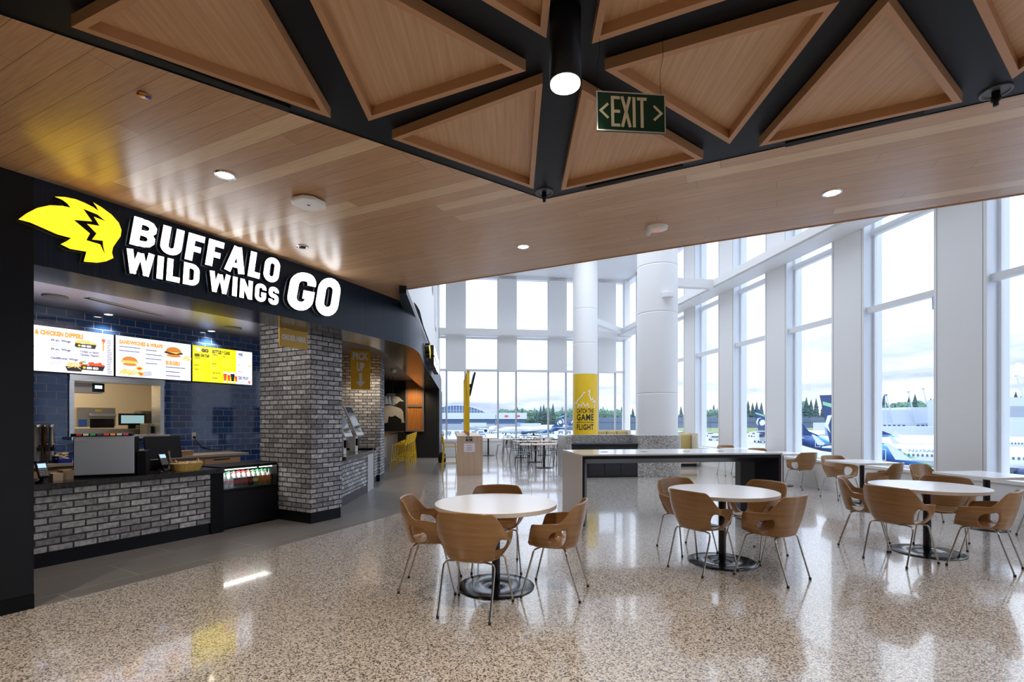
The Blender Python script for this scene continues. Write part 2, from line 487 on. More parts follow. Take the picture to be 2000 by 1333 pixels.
M_tile = brick_mat('blue_glazed_tile', (.013, .042, .14), (.024, .070, .21), (.34, .29, .25), .212, .1055, .0032, .06, .25, blotch=False, gloss=True)
plank_dir = math.atan2(1, -2.083)
M_wood = plank_mat('ceiling_boards', [(.48, .285, .155), (.56, .35, .20), (.51, .31, .172), (.70, .50, .31)], plank_dir, .135, 2.3, .27)
M_tray = grain_mat('tray_veneer', (.47, .285, .155), (.60, .385, .225), .45, (45, 1.5, 1), .1)
M_rim = mat('tray_rim_wood', (.47, .25, .12), .4)

# ------------------------------------------------------------ plan lines
def catmull(P, n=6):
    out = []
    for i in range(len(P) - 1):
        p0 = P[max(i - 1, 0)]; p1 = P[i]; p2 = P[i + 1]; p3 = P[min(i + 2, len(P) - 1)]
        for k in range(n):
            t = k / n
            out.append(tuple(.5 * (2 * b + (c - a) * t + (2 * a - 5 * b + 4 * c - d) * t * t + (3 * b - a - 3 * c + d) * t ** 3) for a, b, c, d in zip(p0, p1, p2, p3)))
    return out + [tuple(P[-1])]
# plan of the shop front: straight, gently curving, then turning the corner
C_far = catmull([(-3.68, 4.01), (-2.72, 5.80), (-2.41, 6.43), (-2.01, 7.32), (-1.76, 7.96), (-1.685, 8.45), (-1.70, 9.0), (-1.76, 9.5)], 5) + [(-1.90, 10.55), (-2.8, 18.8), (-3.06, 21.3)]
CV = [(-9.9, -6.5), (-6.35, -.52), (-3.765, 3.87)] + C_far
def offs(P, d):
    out = []
    for i, p in enumerate(P):
        a = Vector(P[max(i - 1, 0)]); b = Vector(P[min(i + 1, len(P) - 1)]); t = (b - a).normalized()
        out.append((p[0] - t.y * d, p[1] + t.x * d))       # d > 0 goes into the shop
    return out
ARC = [0.0]
for i in range(1, len(CV)): ARC.append(ARC[-1] + (Vector(CV[i]) - Vector(CV[i - 1])).length)
def cv_at(s):
    for i in range(1, len(CV)):
        if s <= ARC[i] or i == len(CV) - 1:
            k = (s - ARC[i - 1]) / (ARC[i] - ARC[i - 1]); a, b = Vector(CV[i - 1]), Vector(CV[i])
            t = (b - a).normalized(); return a + (b - a) * k, Vector((t.y, -t.x))
def fas(x, v, lo=1, hi=None):
    """arc length and height where the view ray of a pixel meets the shop front"""
    k = K(x)
    for i in range(lo, hi or len(CV)):
        a, b = Vector(CV[i - 1]), Vector(CV[i])
        fa, fb = a.x - k * a.y, b.x - k * b.y
        if b.y > 1 and fa * fb <= 0 and fa != fb:
            q = fa / (fa - fb); Y = a.y + (b.y - a.y) * q
            return ARC[i - 1] + (ARC[i] - ARC[i - 1]) * q, H + (V0 - v) / F * Y
def on_front(s, z, off=0.):
    p, n = cv_at(s); return Vector((p.x + n.x * off, p.y + n.y * off, z))

ZC = 3.39; ZF = 2.706; ZT = 3.28; ZK = 3.04; ZA = 7.9
XR = lambda Y: 8.06 - .125 * Y
NRM = math.hypot(1, .125); c_, s_ = 1 / NRM, .125 / NRM
MR = Matrix(((-s_, -c_, 0, 8.06), (c_, -s_, 0, 0), (0, 0, 1, 0), (0, 0, 0, 1)))      # x along the window wall, y into the hall
MF = Matrix(((c_, -s_, 0, 0), (s_, c_, 0, 21.8), (0, 0, 1, 0), (0, 0, 0, 1)))        # x along the end wall, y outward
cor = (5.253, 22.457)
edge = [(-1.604, 7.195), (1.46, 5.6), (4.2, 4.2), (7.763, 2.373)]
apex = (.28, 4.255)
XW = lambda Y: -.75 - .1115 * Y

# ------------------------------------------------------------ floors
mb = MB(); hall = CV + [(5.5, 22.6), (5.4, 22.5), (8.9, -6.5)]
mb.poly([(p[0], p[1]) for p in CV[:-1]] + [(-3.12, 21.5), (5.35, 22.55), (XR(-6.5) + .2, -6.5)], lambda x, y: (x, y, 0))
struct(mb.build('floor', M_terr))
mb = MB(); mb.poly([(p[0], p[1]) for p in CV[:-1]][::-1] + [(-16, -6.5), (-16, 21.5), (-3.12, 21.5)], lambda x, y: (x, y, 0))
fl = struct(mb.build('floor', M_ftile))
# turn the tile pattern with the shop counter
uvl = fl.data.uv_layers[0].data
for li in range(len(uvl)):
    c = fl.data.vertices[fl.data.loops[li].vertex_index].co
    uvl[li].uv = (c.x * .4826 + c.y * .8759, -c.x * .8759 + c.y * .4826)

# ------------------------------------------------------------ ceilings
mb = MB()
w_ = [p for p in CV[1:] if p[1] < 7.97] + [edge[0], edge[1], edge[2], edge[3], (8.02, .342), apex]
mb.poly(w_, lambda x, y: (x, y, ZC))
struct(mb.build('ceiling', M_wood))
mb = MB()
mb.poly([apex, (8.02, .342), (8.87, -6.5), (-9.9, -6.5), (-6.35, -.52)], lambda x, y: (x, y, ZC + .004))
struct(mb.build('ceiling', M_ceilblk))
mb = MB()
inn = offs(CV, .62)
mb.poly([p for p in inn if p[1] > -1] + [(-2.9, 21.9), (-16, 21.9), (-16, -1)], lambda x, y: (x, y, ZK))
struct(mb.build('ceiling', M_kceil))
mb = MB()      # unseen lid added over the low ceilings to block leaking daylight
mb.poly([p for p in CV[:-1]] + [(-16, 21.9), (-16, -6.5)], lambda x, y: (x, y, ZC + .12))
mb.poly([(-9.9, -6.5)] + [p for p in CV[1:] if p[1] < 7.97] + edge + [(8.87, -6.5)], lambda x, y: (x, y, ZC + .09))
struct(mb.build('ceiling', M_blackm))
# high ceiling with an unseen roof opening added for more daylight inside
SK = [(-.6, 9.2), (5.2, 8.6), (4.4, 17.6), (-1.3, 17.6)]
OC = [(XW(6.6) - .3, 6.6), (7.9, 2.2), (cor[0] + .3, cor[1] + .3), (-3.4, 21.6)]
mb = MB()
for i in range(4):
    j = (i + 1) % 4
    mb.quad((*OC[i], ZA), (*OC[j], ZA), (*SK[j], ZA), (*SK[i], ZA))
    mb.quad((*SK[i], ZA), (*SK[j], ZA), (*SK[j], ZA + .5), (*SK[i], ZA + .5))
struct(mb.build('ceiling', M_plaster))
# thin dark edge of the boarded ceiling and the white bulkhead over it
mb = MB()
e2 = [(-1.50, 7.14)] + edge[1:]
for a, b in zip(e2[:-1], e2[1:]):
    mb.quad((a[0], a[1], ZC + .02), (b[0], b[1], ZC + .02), (b[0], b[1], ZA), (a[0], a[1], ZA))
struct(mb.build('wall_bulkhead', M_plaster))
mb = MB()
for a, b in zip(edge[:-1], edge[1:]):
    t = (Vector(b) - Vector(a)).normalized(); n = Vector((-t.y, t.x))
    if n.y < 0: n = -n
    mb.prism([a, b, (b[0] + n.x * .02, b[1] + n.y * .02), (a[0] + n.x * .02, a[1] + n.y * .02)], ZC - .006, ZC + .05)
struct(mb.build('trim_1', M_rim))

# ------------------------------------------------------------ shop front band
def strip(mb, P, z0, z1, m=0, flip=False):
    for a, b in zip(P[:-1], P[1:]):
        q = [(a[0], a[1], z0), (b[0], b[1], z0), (b[0], b[1], z1), (a[0], a[1], z1)]
        mb.quad(*(q if not flip else q[::-1]), m)
f1 = [p for p in CV if 3.86 < p[1] < 7.97]; f2 = [p for p in CV if p[1] > 7.94]
front = [p for p in CV if p[1] > 3.86]
inner = offs(front, .62)
mb = MB()
strip(mb, f1, ZF, ZC + .02); strip(mb, f2, ZF, ZT)
strip(mb, inner, ZF, ZK, 1)
for a, b, c, d in zip(front[:-1], front[1:], inner[1:], inner[:-1]):
    mb.quad((a[0], a[1], ZF), (d[0], d[1], ZF), (c[0], c[1], ZF), (b[0], b[1], ZF), 1)
struct(mb.build('wall_storefront', [M_navy, M_brown]))
# solid part of the front up to the shop opening
mb = MB()
pl = [p for p in CV if p[1] < 3.88]; pli = offs(pl, .46)
strip(mb, pl, 0, ZC + .02); mb.quad((*pl[-1], 0), (*pli[-1], 0), (*pli[-1], ZK), (*pl[-1], ZK)); strip(mb, pli, 0, ZK)
struct(mb.build('wall_left', M_black))
mb = MB(); strip(mb, offs(pl, -.012), 0, .11); struct(mb.build('baseboard_left', M_blackm))
# upper wall over the shop and the dark channel under it
mb = MB()
ys = [6.95, 21.45]
mb.quad((XW(ys[0]), ys[0], ZT), (XW(ys[1]), ys[1], ZT), (XW(ys[1]), ys[1], ZA), (XW(ys[0]), ys[0], ZA))
struct(mb.build('wall_upper', M_plaster))
mb = MB()
mb.prism([(XW(ys[0]) + .03, ys[0]), (XW(ys[1]) + .03, ys[1]), (XW(ys[1]) - .25, ys[1]), (XW(7.5) - .12, 7.5), (XW(ys[0]) - .07, ys[0])], ZT - .004, ZT + .10)
struct(mb.build('trim_2', M_black))
mb = MB()      # narrow dark windows at the far end of the upper wall
for y0, y1, z0, z1 in ((14.6, 15.3, 5.35, 7.7), (16.6, 17.4, 4.6, 7.7), (19.9, 20.3, 4.3, 7.7)):
    mb.quad((XW(y0) + .01, y0, z0), (XW(y1) + .01, y1, z0), (XW(y1) + .01, y1, z1), (XW(y0) + .01, y0, z1))
struct(mb.build('trim_3', mat('dark_glazing', (.03, .06, .09), .1)))
# walls that close the room behind the picture
mb = MB(); mb.quad((-9.9, -6.5, 0), (8.9, -6.5, 0), (8.9, -6.5, ZC + .02), (-9.9, -6.5, ZC + .02)); struct(mb.build('wall_back', mat('back_wall_grey', (.42, .39, .36), .6)))

# ------------------------------------------------------------ window wall to the right
def box_in(mb, M, x0, x1, y0, y1, z0, z1, m=0): return mb.box(x0, x1, y0, y1, z0, z1, m, M)
mb = MB()
u = lambda Y: Y * NRM
Ys = [21.4 - 2.2 * k for k in range(13)]
box_in(mb, MR, u(-6.5), u(22.55), -.28, 0, 0, .56)
box_in(mb, MR, u(-6.5), u(22.55), -.28, .025, .56, .61)
box_in(mb, MR, u(-6.5), u(22.5), -.02, .012, 0, .09)
for Y in Ys:
    top = ZA if Y > 2.3 else ZC + .02
    y1 = min(Y, 22.3); y0 = Y - .81
    mb.box(u(y0), u(y1), -.40, 0, .61, top, 0, MR)
    mb.box(u(y0) + .05, u(y0) + .056, -.01, .004, .61, top, 1, MR)
    mb.box(u(y1) - .056, u(y1) - .05, -.01, .004, .61, top, 1, MR)
    mb.box(u(y0) - .002, u(y0) + .0, -.40, -.001, .61, top, 2, MR)
box_in(mb, MR, u(2.4), u(22.4), -.5, 0, ZA - .12, ZA)
struct(mb.build('wall_right', [M_white, mat('shadow_gap', (.35, .35, .37), .6), M_reveal]))
mb = MB()
mb.box(u(2.6), u(21.9), 0, .57, 5.24, 5.50, 0, MR); mb.box(u(2.6), u(21.9), .57, .62, 5.28, 5.46, 0, MR)
b_ = struct(mb.build('trim_4', M_white))
for i, Y in enumerate(Ys):
    y1 = Y - .81; y0 = Y - 2.2
    if y1 < -5: continue
    top = ZA - .1 if y1 > 2.6 else ZC
    mb = MB()
    for a, b in ((u(y0), u(y0) + .05), (u(y1) - .05, u(y1))): mb.box(a, b, -.25, -.19, .61, top, 0, MR)
    mb.box(u(y0), u(y1), -.26, -.16, .61, .66, 0, MR)
    mb.box(u(y0) - .01, u(y1) + .01, -.16, -.06, 3.57, 3.68, 0, MR)
    if top > 4: mb.box(u(y0), u(y1), -.25, -.15, 5.08, 5.2, 0, MR); mb.box(u(y0), u(y1), -.25, -.19, top - .06, top, 0, MR)
    wn = struct(mb.build('window_%d' % (i + 1), M_wmetal))
    mb = MB(); mb.quad(*[MR @ Vector(q) for q in ((u(y0), -.22, .62), (u(y1), -.22, .62), (u(y1), -.22, top), (u(y0), -.22, top))])
    mb.build('pane', M_glass, wn)
    if top > 4 and y1 > 4:
        mb = MB(); mb.tube([MR @ Vector((u(y0) + .13 + .001 * i, -.13, 3.57)), MR @ Vector((u(y0) + .13, -.13, 3.36))], .012, 6)
        mb.build('latch', mat('pale_blue_metal', (.45, .6, .78), .4), wn)

# ------------------------------------------------------------ end wall
mb = MB()
L0, L1 = -3.6, 5.29
mb.box(L0, L1 + .3, 0, .3, 0, .56, 0, MF); mb.box(L0, L1, -.03, .3, .56, .61, 0, MF)
mb.box(L0, L1 + .3, 0, .3, ZA - .15, ZA, 0, MF)
pan = [-2.88, -.616, 1.654, 3.954]
for p in pan: mb.box(p, p + .81, 0, .3, 3.66, ZA, 0, MF)
mb.box(L1 - .12, L1 + .12, -.10, .3, .61, ZA, 0, MF)
struct(mb.build('wall_far', M_white))
mb = MB()
mb.box(L0, L1, -.57, 0, 5.18, 5.42, 0, MF)
struct(mb.build('trim_5', M_white))
xs = [L0] + [q for p in pan for q in (p, p + .81)] + [L1 - .12]
n_w = 20
for i in range(len(xs) - 1):
    a, b = xs[i], xs[i + 1]; narrow = (i % 2 == 1)
    top = 3.66 if narrow else ZA - .15
    mb = MB()
    for q in (a, b): mb.box(q - .035, q + .035, .05, .14, .61, 3.66 if narrow else top, 0, MF)
    mb.box(a, b, .04, .15, .61, .66, 0, MF); mb.box(a, b, .03, .13, 3.64, 3.74, 0, MF)
    if not narrow: mb.box(a, b, .04, .14, 5.08, 5.18, 0, MF)
    wn = struct(mb.build('window_%d' % n_w, M_wmetal)); n_w += 1
    mb = MB(); mb.quad(*[MF @ Vector(q) for q in ((a, .1, .62), (b, .1, .62), (b, .1, top), (a, .1, top))]); mb.build('pane', M_glass, wn)

# ------------------------------------------------------------ round columns and their tie beams
def column(x, y, r, name, lab, z0=0):
    mb = MB(); g = .006
    pr = [(r, z0)]
    for z in (2.2, 4.35, 5.62): pr += [(r, z - .03), (r, z - .006), (r - g, z - .003), (r - g, z + .003), (r, z + .006), (r, z + .03)]
    pr += [(r, ZA)]
    mb.lathe(pr, n=48)
    o = mb.build(name, M_white, loc=(x, y, 0)); return tag(o, lab, 'column')
c1 = column(3.96, 13.4, .535, 'round_column', 'wide white round column rising from the curved terrazzo drum', 1.086)
c2 = column(2.756, 18.5, .462, 'round_column', 'white round column with yellow wrap round its lower part')
mb = MB()
mb.cbox((5.35, 13.98, 5.36), 2.2, .22, .24, math.atan2(.15, 1)); struct(mb.build('trim_6', M_white))
mb = MB()
mb.cbox((3.7, 19.9, 5.36), 3.4, .22, .22, math.atan2(1.7, 1.2)); struct(mb.build('trim_7', M_white))
# yellow wrap with its slogan
M_yel = mat('yellow_vinyl', (.80, .52, .015), .35)
M_ink = mat('black_ink', (.01, .01, .012), .5)
wrap = MB(); r = .468
a0, a1 = 180, 360
n = 40
for i in range(n):
    p, q = (math.radians(a0 + (a1 - a0) * k / n) for k in (i, i + 1))
    wrap.add([(r * math.cos(p), r * math.sin(p), .8), (r * math.cos(q), r * math.sin(q), .8), (r * math.cos(q), r * math.sin(q), 3.20), (r * math.cos(p), r * math.sin(p), 3.20)], [(0, 1, 2, 3)], 0, True)
wr = wrap.build('column_wrap', M_yel, c2)
def on_wrap(x, z, rr=.472):
    a = math.radians(270) + math.atan2(2.756, 18.5) * -1 + x / rr
    return (rr * math.cos(a), rr * math.sin(a), z)
mb = MB()
wv = lambda v: H + (V0 - v) / F * 18.05
for txt, va, vb, xw in (('CATCH THE', 807.5, 798.5, .33), ('GAME', 822, 809, .33), ('BEFORE YOU CATCH YOUR', 827, 824, .33), ('FLIGHT', 840.5, 829, .33)):
    put_text(mb, txt, lambda x, z: on_wrap(x, z, .474), bold=.03, fit=(-xw, xw, wv(va), wv(vb)), space=1.14)
mb.build('slogan', M_ink, wr)
mb = MB()
fl_ = [(962, 797), (960, 785), (964, 789), (966, 783), (972, 776), (976, 768), (985, 763), (984, 772), (987, 782), (990, 778), (990.5, 786), (994, 783), (993, 797)]
fp = [((x - 977.5) / F * 18.05 * 1.35 - .02, wv(v)) for x, v in fl_]
for q in stroke(fp, .035): mb.add([on_wrap(p[0], p[1], .478) for p in q], [(0, 1, 2, 3)])
inn_ = [((x - 977.5) / F * 18.05 * 1.35 - .02, wv(v)) for x, v in [(967, 797), (968, 790), (972, 794), (975, 787), (978, 794), (982, 789), (984, 797)]]
for q in stroke(inn_, .03): mb.add([on_wrap(p[0], p[1], .478) for p in q], [(0, 1, 2, 3)])
mb.build('flame_outline', M_white, wr)

# ------------------------------------------------------------ triangular ceiling trays
def tray(pts, lab):
    P = [Vector((p[0], p[1])) for p in pts]
    c = (P[0] + P[1] + P[2]) / 3
    A = (P[1] - P[0]).cross(P[2] - P[0])
    if A < 0: P = P[::-1]
    t = thing('ceiling_tray', lab, 'ceiling panel', (c.x, c.y, ZC), 0, 'triangular timber trays in the black ceiling')
    def inset(w):
        out = []
        for i in range(3):
            a, b, d = P[i - 1], P[i], P[(i + 1) % 3]
            n1 = Vector((-(b - a).y, (b - a).x)).normalized(); n2 = Vector((-(d - b).y, (d - b).x)).normalized()
            m = (n1 + n2).normalized(); out.append(b + m * (w / m.dot(n1)) - c)
        return out
    o, i = inset(0), inset(.034); z0, z1 = -.062, -.002
    mb = MB()
    for k in range(3):
        j = (k + 1) % 3
        mb.quad((*o[k], z0), (*o[k], z1), (*o[j], z1), (*o[j], z0))
        mb.quad((*o[k], z0), (*o[j], z0), (*i[j], z0), (*i[k], z0))
        mb.quad((*i[k], z0), (*i[j], z0), (*i[j], z1), (*i[k], z1))
    mb.build('rim', M_rim, t)
    mb = MB(); mb.add([(*q, z1 - .004) for q in i], [(0, 1, 2), ]); mb.build('veneer_panel', M_tray, t)
    return t
def up(x, v): return U(x, v, 3.33).xy
def nxt(a, b, l): a = Vector(a); b = Vector(b); return a + (b - a).normalized() * l
tray([up(139, 52), up(646, 230), up(443, -113)], 'triangular timber tray over the shop sign, along the slot vent')
tray([up(720, 236), up(1027, 138), up(542, -131)], 'large triangular timber tray on the shop side, standing on its tip')
tray([up(765.5, 270.7), up(1042, 369), up(1060, 162)], 'triangular timber tray beside the black apex, on the shop side of the pendant beam')
tray([up(1096, 372), up(1374, 310), up(1137, 174)], 'triangular timber tray directly behind the exit sign by the apex')
tray([up(1181, 136), up(1425, 281), up(1640, 2)], 'triangular timber tray above the exit sign, pointing down at the window side')
tray([up(1482, 286), up(1880, 199), up(1735, 2)], 'triangular timber tray on the window side, its base along a slot vent')
g1, g2, g3 = up(1977, 154), up(1900, 0), up(2000, 132)
tray([g1, nxt(g1, g2, 1.12), g1 + Vector((-.05, -1.12))], 'triangular timber tray cut by the frame next to the ceiling camera')
h1 = up(1067, 74)
tray([h1, nxt(h1, up(945, 2), 1.12), nxt(h1, up(1075, 0), 1.12)], 'triangular timber tray on the shop side of the pendant, cut by the frame top')
i1 = up(1156, 85)
tray([i1, nxt(i1, up(1416, 0), 1.12), nxt(i1, up(1172, 0), 1.12)], 'triangular timber tray on the window side of the pendant, cut by the frame top')
# seams of the black beams
def ceil_bar(a, b, wd, z0, z1, mat_, name, lab=None, cat=None, group=None):
    a = Vector(a); b = Vector(b); d = (b - a); c = (a + b) / 2
    mb = MB(); mb.cbox((0, 0, 0), d.length, wd, z1 - z0, 0); o = mb.build(name, mat_, loc=(c.x, c.y, (z0 + z1) / 2), rz=math.atan2(d.y, d.x))
    return tag(o, lab, cat, group) if lab else o
M_slot = mat('slot_black', (.002, .002, .002), .8)
uc = lambda x, v: U(x, v, ZC).xy
for (a, b, lab) in (((262, 99), (565, 212), 'long black slot vent beside the tray over the shop sign'), ((1534, 281), (1805, 218), 'black slot vent under the big window-side tray'), ((1147, 366), (1334, 323), 'black slot vent under the tray behind the exit sign')):
    t = ceil_bar(uc(*a), uc(*b), .055, ZC - .012, ZC + .003, M_slot, 'slot_vent', lab, 'vent')
# ================================================================== THE SHOP
SO = Vector((-4.729, 4.866, 0)); SD = Vector((.4826, .8759, 0)); SM = Vector((-.8759, .4826, 0))
SRZ = math.atan2(.8759, .4826)
def S(s, t, z=0.): return SO + SD * s + SM * t + Vector((0, 0, z))
def SP(x, v, t):
    """position along the counter line and height, on the plane t metres behind it"""
    k = K(x); ox, oy = SO.x + t * SM.x, SO.y + t * SM.y
    s = (k * oy - ox) / (SD.x - k * SD.y); Y = oy + s * SD.y
    return s, H + (V0 - v) / F * Y
MS = Matrix(((SD.x, SM.x, 0, SO.x), (SD.y, SM.y, 0, SO.y), (0, 0, 1, 0), (0, 0, 0, 1)))
TW = 2.38      # tiled wall

# tiled back wall with the pass-through opening
pA = SP(139, 741, TW); pB = SP(315, 853, TW)
os0, oz1 = pA; os1 = pB[0]; oz0 = SP(225, 851, TW)[1]
mb = MB()
for a, b, c, d in ((-2.4, os0, 0, ZK), (os1, 4.7, 0, ZK), (os0, os1, 0, oz0), (os0, os1, oz1, ZK)):
    mb.quad(S(a, TW, c), S(b, TW, c), S(b, TW, d), S(a, TW, d))
o = struct(mb.build('wall_tile', M_tile))
for uvd in o.data.uv_layers[0].data: uvd.uv = (uvd.uv[0] + .03, uvd.uv[1] + .02)
mb = MB(); mb.quad(S(-2.4, -.7, 0), S(-2.4, TW, 0), S(-2.4, TW, ZK), S(-2.4, -.7, ZK)); struct(mb.build('wall_side', M_blackm))
# kitchen seen through the opening
M_cream = mat('kitchen_cream_wall', (.72, .60, .42), .6)
mb = MB(); k0, k1 = -1.6, 3.4
mb.quad(S(k0, TW + 2.0, 0), S(k1, TW + 2.0, 0), S(k1, TW + 2.0, 2.9), S(k0, TW + 2.0, 2.9))
mb.quad(S(k1, TW + 2, 0), S(k1, TW, 0), S(k1, TW, 2.9), S(k1, TW + 2, 2.9)); mb.quad(S(k0, TW, 0), S(k0, TW + 2, 0), S(k0, TW + 2, 2.9), S(k0, TW, 2.9))
mb.quad(S(k0, TW, 2.9), S(k1, TW, 2.9), S(k1, TW + 2, 2.9), S(k0, TW + 2, 2.9))
struct(mb.build('wall_kitchen', M_cream))
area_light('kitchen_lamp', S(1.0, TW + .9, 2.86), 1.2, 34, (1, .87, .66), (0, 0, SRZ), .6)
t = thing('pass_through_frame', 'stainless steel frame lining the opening to the kitchen', 'frame', S((os0 + os1) / 2, TW, oz0), SRZ)
W_ = (os1 - os0) / 2; HH = oz1 - oz0
mb = MB(); mb.box(-W_ - .03, -W_ + .025, -.03, .25, 0, HH + .03); mb.build('jamb', M_steel, t); mb = MB(); mb.box(W_ - .025, W_ + .03, -.03, .25, 0, HH + .03); mb.build('jamb', M_steel, t)
mb = MB(); mb.box(-W_ - .03, W_ + .03, -.045, .25, HH - .02, HH + .07); mb.build('head', M_steel, t)
mb = MB(); mb.box(-W_ - .05, W_ + .05, -.16, .35, -.05, 0); mb.build('shelf', M_steel, t)

M_oven = mat('oven_steel', (.42, .36, .28), .3, .8)
def kp(x, v, t): s_, z_ = SP(x, v, t); return s_, z_
# oven on the kitchen bench
bz = SP(225, 838, 3.3)[1]
s0, z1 = kp(150, 796, 3.3); s1, _ = kp(226, 796, 3.3)
mb = MB(); mb.box(-1.0, 3.0, 3.0, 3.9, .0, bz, 0, MS); tag(mb.build('kitchen_bench', M_oven), 'steel kitchen bench under the oven, behind the opening', 'bench')
t = thing('countertop_oven', 'stainless countertop oven with a dark window inside the kitchen', 'oven', S((s0 + s1) / 2, 3.4, bz), SRZ)
w2 = (s1 - s0) / 2; hh = z1 - bz
mb = MB(); mb.box(-w2, w2, -.1, .5, .04, hh); mb.build('body', M_oven, t, .01)
mb = MB(); mb.box(-w2 * .35, w2 * .9, -.108, -.1, .05 * hh, hh * .48); mb.build('oven_window', mat('dark_glass', (.01, .008, .006), .1), t)
mb = MB(); mb.box(-w2 * .4, w2 * .95, -.16, -.1, hh * .58, hh * .72); mb.build('handle', M_steel, t, .01)
mb = MB(); mb.box(-w2 * .92, -w2 * .5, -.106, -.1, .1 * hh, hh * .45); mb.build('control_panel', mat('blue_panel', (.03, .12, .4), .4), t)
mb = MB(); mb.box(-w2 * .1, w2 * .25, -.106, -.1, hh * .8, hh * .92); mb.build('badge', mat('badge_yellow', (.6, .5, .05), .4), t)
s0, z1 = kp(228, 808, 3.2); s1, z0 = kp(284, 836, 3.2); s0 += .04
t = thing('order_screen', 'wide kitchen display screen with pale blue picture on the bench', 'screen', S((s0 + s1) / 2, 3.2, bz), SRZ)
mb = MB(); w2 = (s1 - s0) / 2; mb.box(-w2, w2, 0, .05, .06, z1 - bz); mb.box(-.05, .05, .01, .06, 0, .06); mb.build('casing', M_black, t, .006)
mb = MB(); mb.quad((-w2 + .02, -.003, .09), (w2 - .02, -.003, .09), (w2 - .02, -.003, z1 - bz - .03), (-w2 + .02, -.003, z1 - bz - .03)); mb.build('display', emis('screen_teal', (.32, .5, .52), .55), t)
s0, z1 = kp(266, 803, 3.75); s1, z0 = kp(303, 836, 3.75)
mb = MB(); mb.box(-(s1 - s0) / 2, (s1 - s0) / 2, 0, .3, 0, z1 - bz); tag(mb.build('kitchen_hood', mat('hood_bronze', (.07, .06, .045), .4), loc=S((s0 + s1) / 2, 3.6, bz), rz=SRZ, bevel=.05), 'dark rounded appliance at the kitchen back wall beside display screen', 'appliance')
s0, z1 = kp(272, 828, 2.9); s1, z0 = kp(302, 858, 2.9)
t = thing('ticket_printer', 'steel framed rack with dark slots behind the pass shelf', 'rack', S((s0 + s1) / 2, 2.58, oz0), SRZ)
mb = MB(); hh = z1 - oz0; mb.box(-.16, .16, -.02, .2, 0, hh); mb.build('case', M_oven, t, .008)
mb = MB(); mb.box(-.1, .13, -.025, -.02, .02, hh * .75); mb.build('slot', M_blackm, t)
s0, z1 = kp(145, 746, 2.55); s1, z0 = kp(204, 769, 2.55)
t = thing('control_box', 'steel control box with a small lit display, inside the pass-through', 'box', S((s0 + s1) / 2, 2.6, z0), SRZ)
mb = MB(); mb.box(-(s1 - s0) / 2, (s1 - s0) / 2, 0, .2, 0, z1 - z0); mb.build('case', mat('box_grey', (.42, .38, .33), .4, .6), t)
mb = MB(); mb.box(.05, .2, -.006, 0, .02, .15); mb.build('bezel', M_black, t)
mb = MB(); mb.box(.08, .17, -.009, -.006, .07, .12); mb.build('display', emis('lcd_white', (.6, .7, .9), 1.0), t)
# steel rail with sauce bottles row between shelf and bench
s0, z0 = kp(146, 856, 2.2)

# ------------------------------------------------------------ menu screens
M_scrw = emis('screen_white', (.86, .86, 1.0), 1.0)
M_or = emis('menu_orange', (.95, .28, .03), .95); M_gr = emis('menu_slate', (.10, .10, .22), .8); M_lg = emis('menu_pale', (.42, .42, .52), 1.0)
M_sy = emis('menu_yellow', (.85, .68, .0), 1.0); M_bun = emis('menu_bun', (.55, .19, .03), .9); M_fry = emis('menu_fries', (.85, .5, .12), .9)
M_red = emis('menu_red', (.75, .07, .02), .9); M_blk = emis('menu_black', (.008, .008, .012), 1.0); M_grn = emis('menu_green', (.12, .4, .06), .8)
M_mw = emis('menu_bright', (1, 1, 1), 1.0); M_brn = emis('menu_patty', (.05, .02, .012), 1.0)
MENU = [M_scrw, M_or, M_gr, M_lg, M_sy, M_bun, M_fry, M_red, M_blk, M_grn, M_mw, M_brn]
def ell(cx, cz, rx, rz, n=18, a0=0, a1=360): return [(cx + rx * math.cos(math.radians(a0 + (a1 - a0) * i / n)), cz + rz * math.sin(math.radians(a0 + (a1 - a0) * i / n))) for i in range(n + (0 if a1 - a0 == 360 else 1))]
SW, SH = 1.085, .630
sc0 = SP(225, 652.5, TW - .09); scb = SP(225, 735, TW - .09)
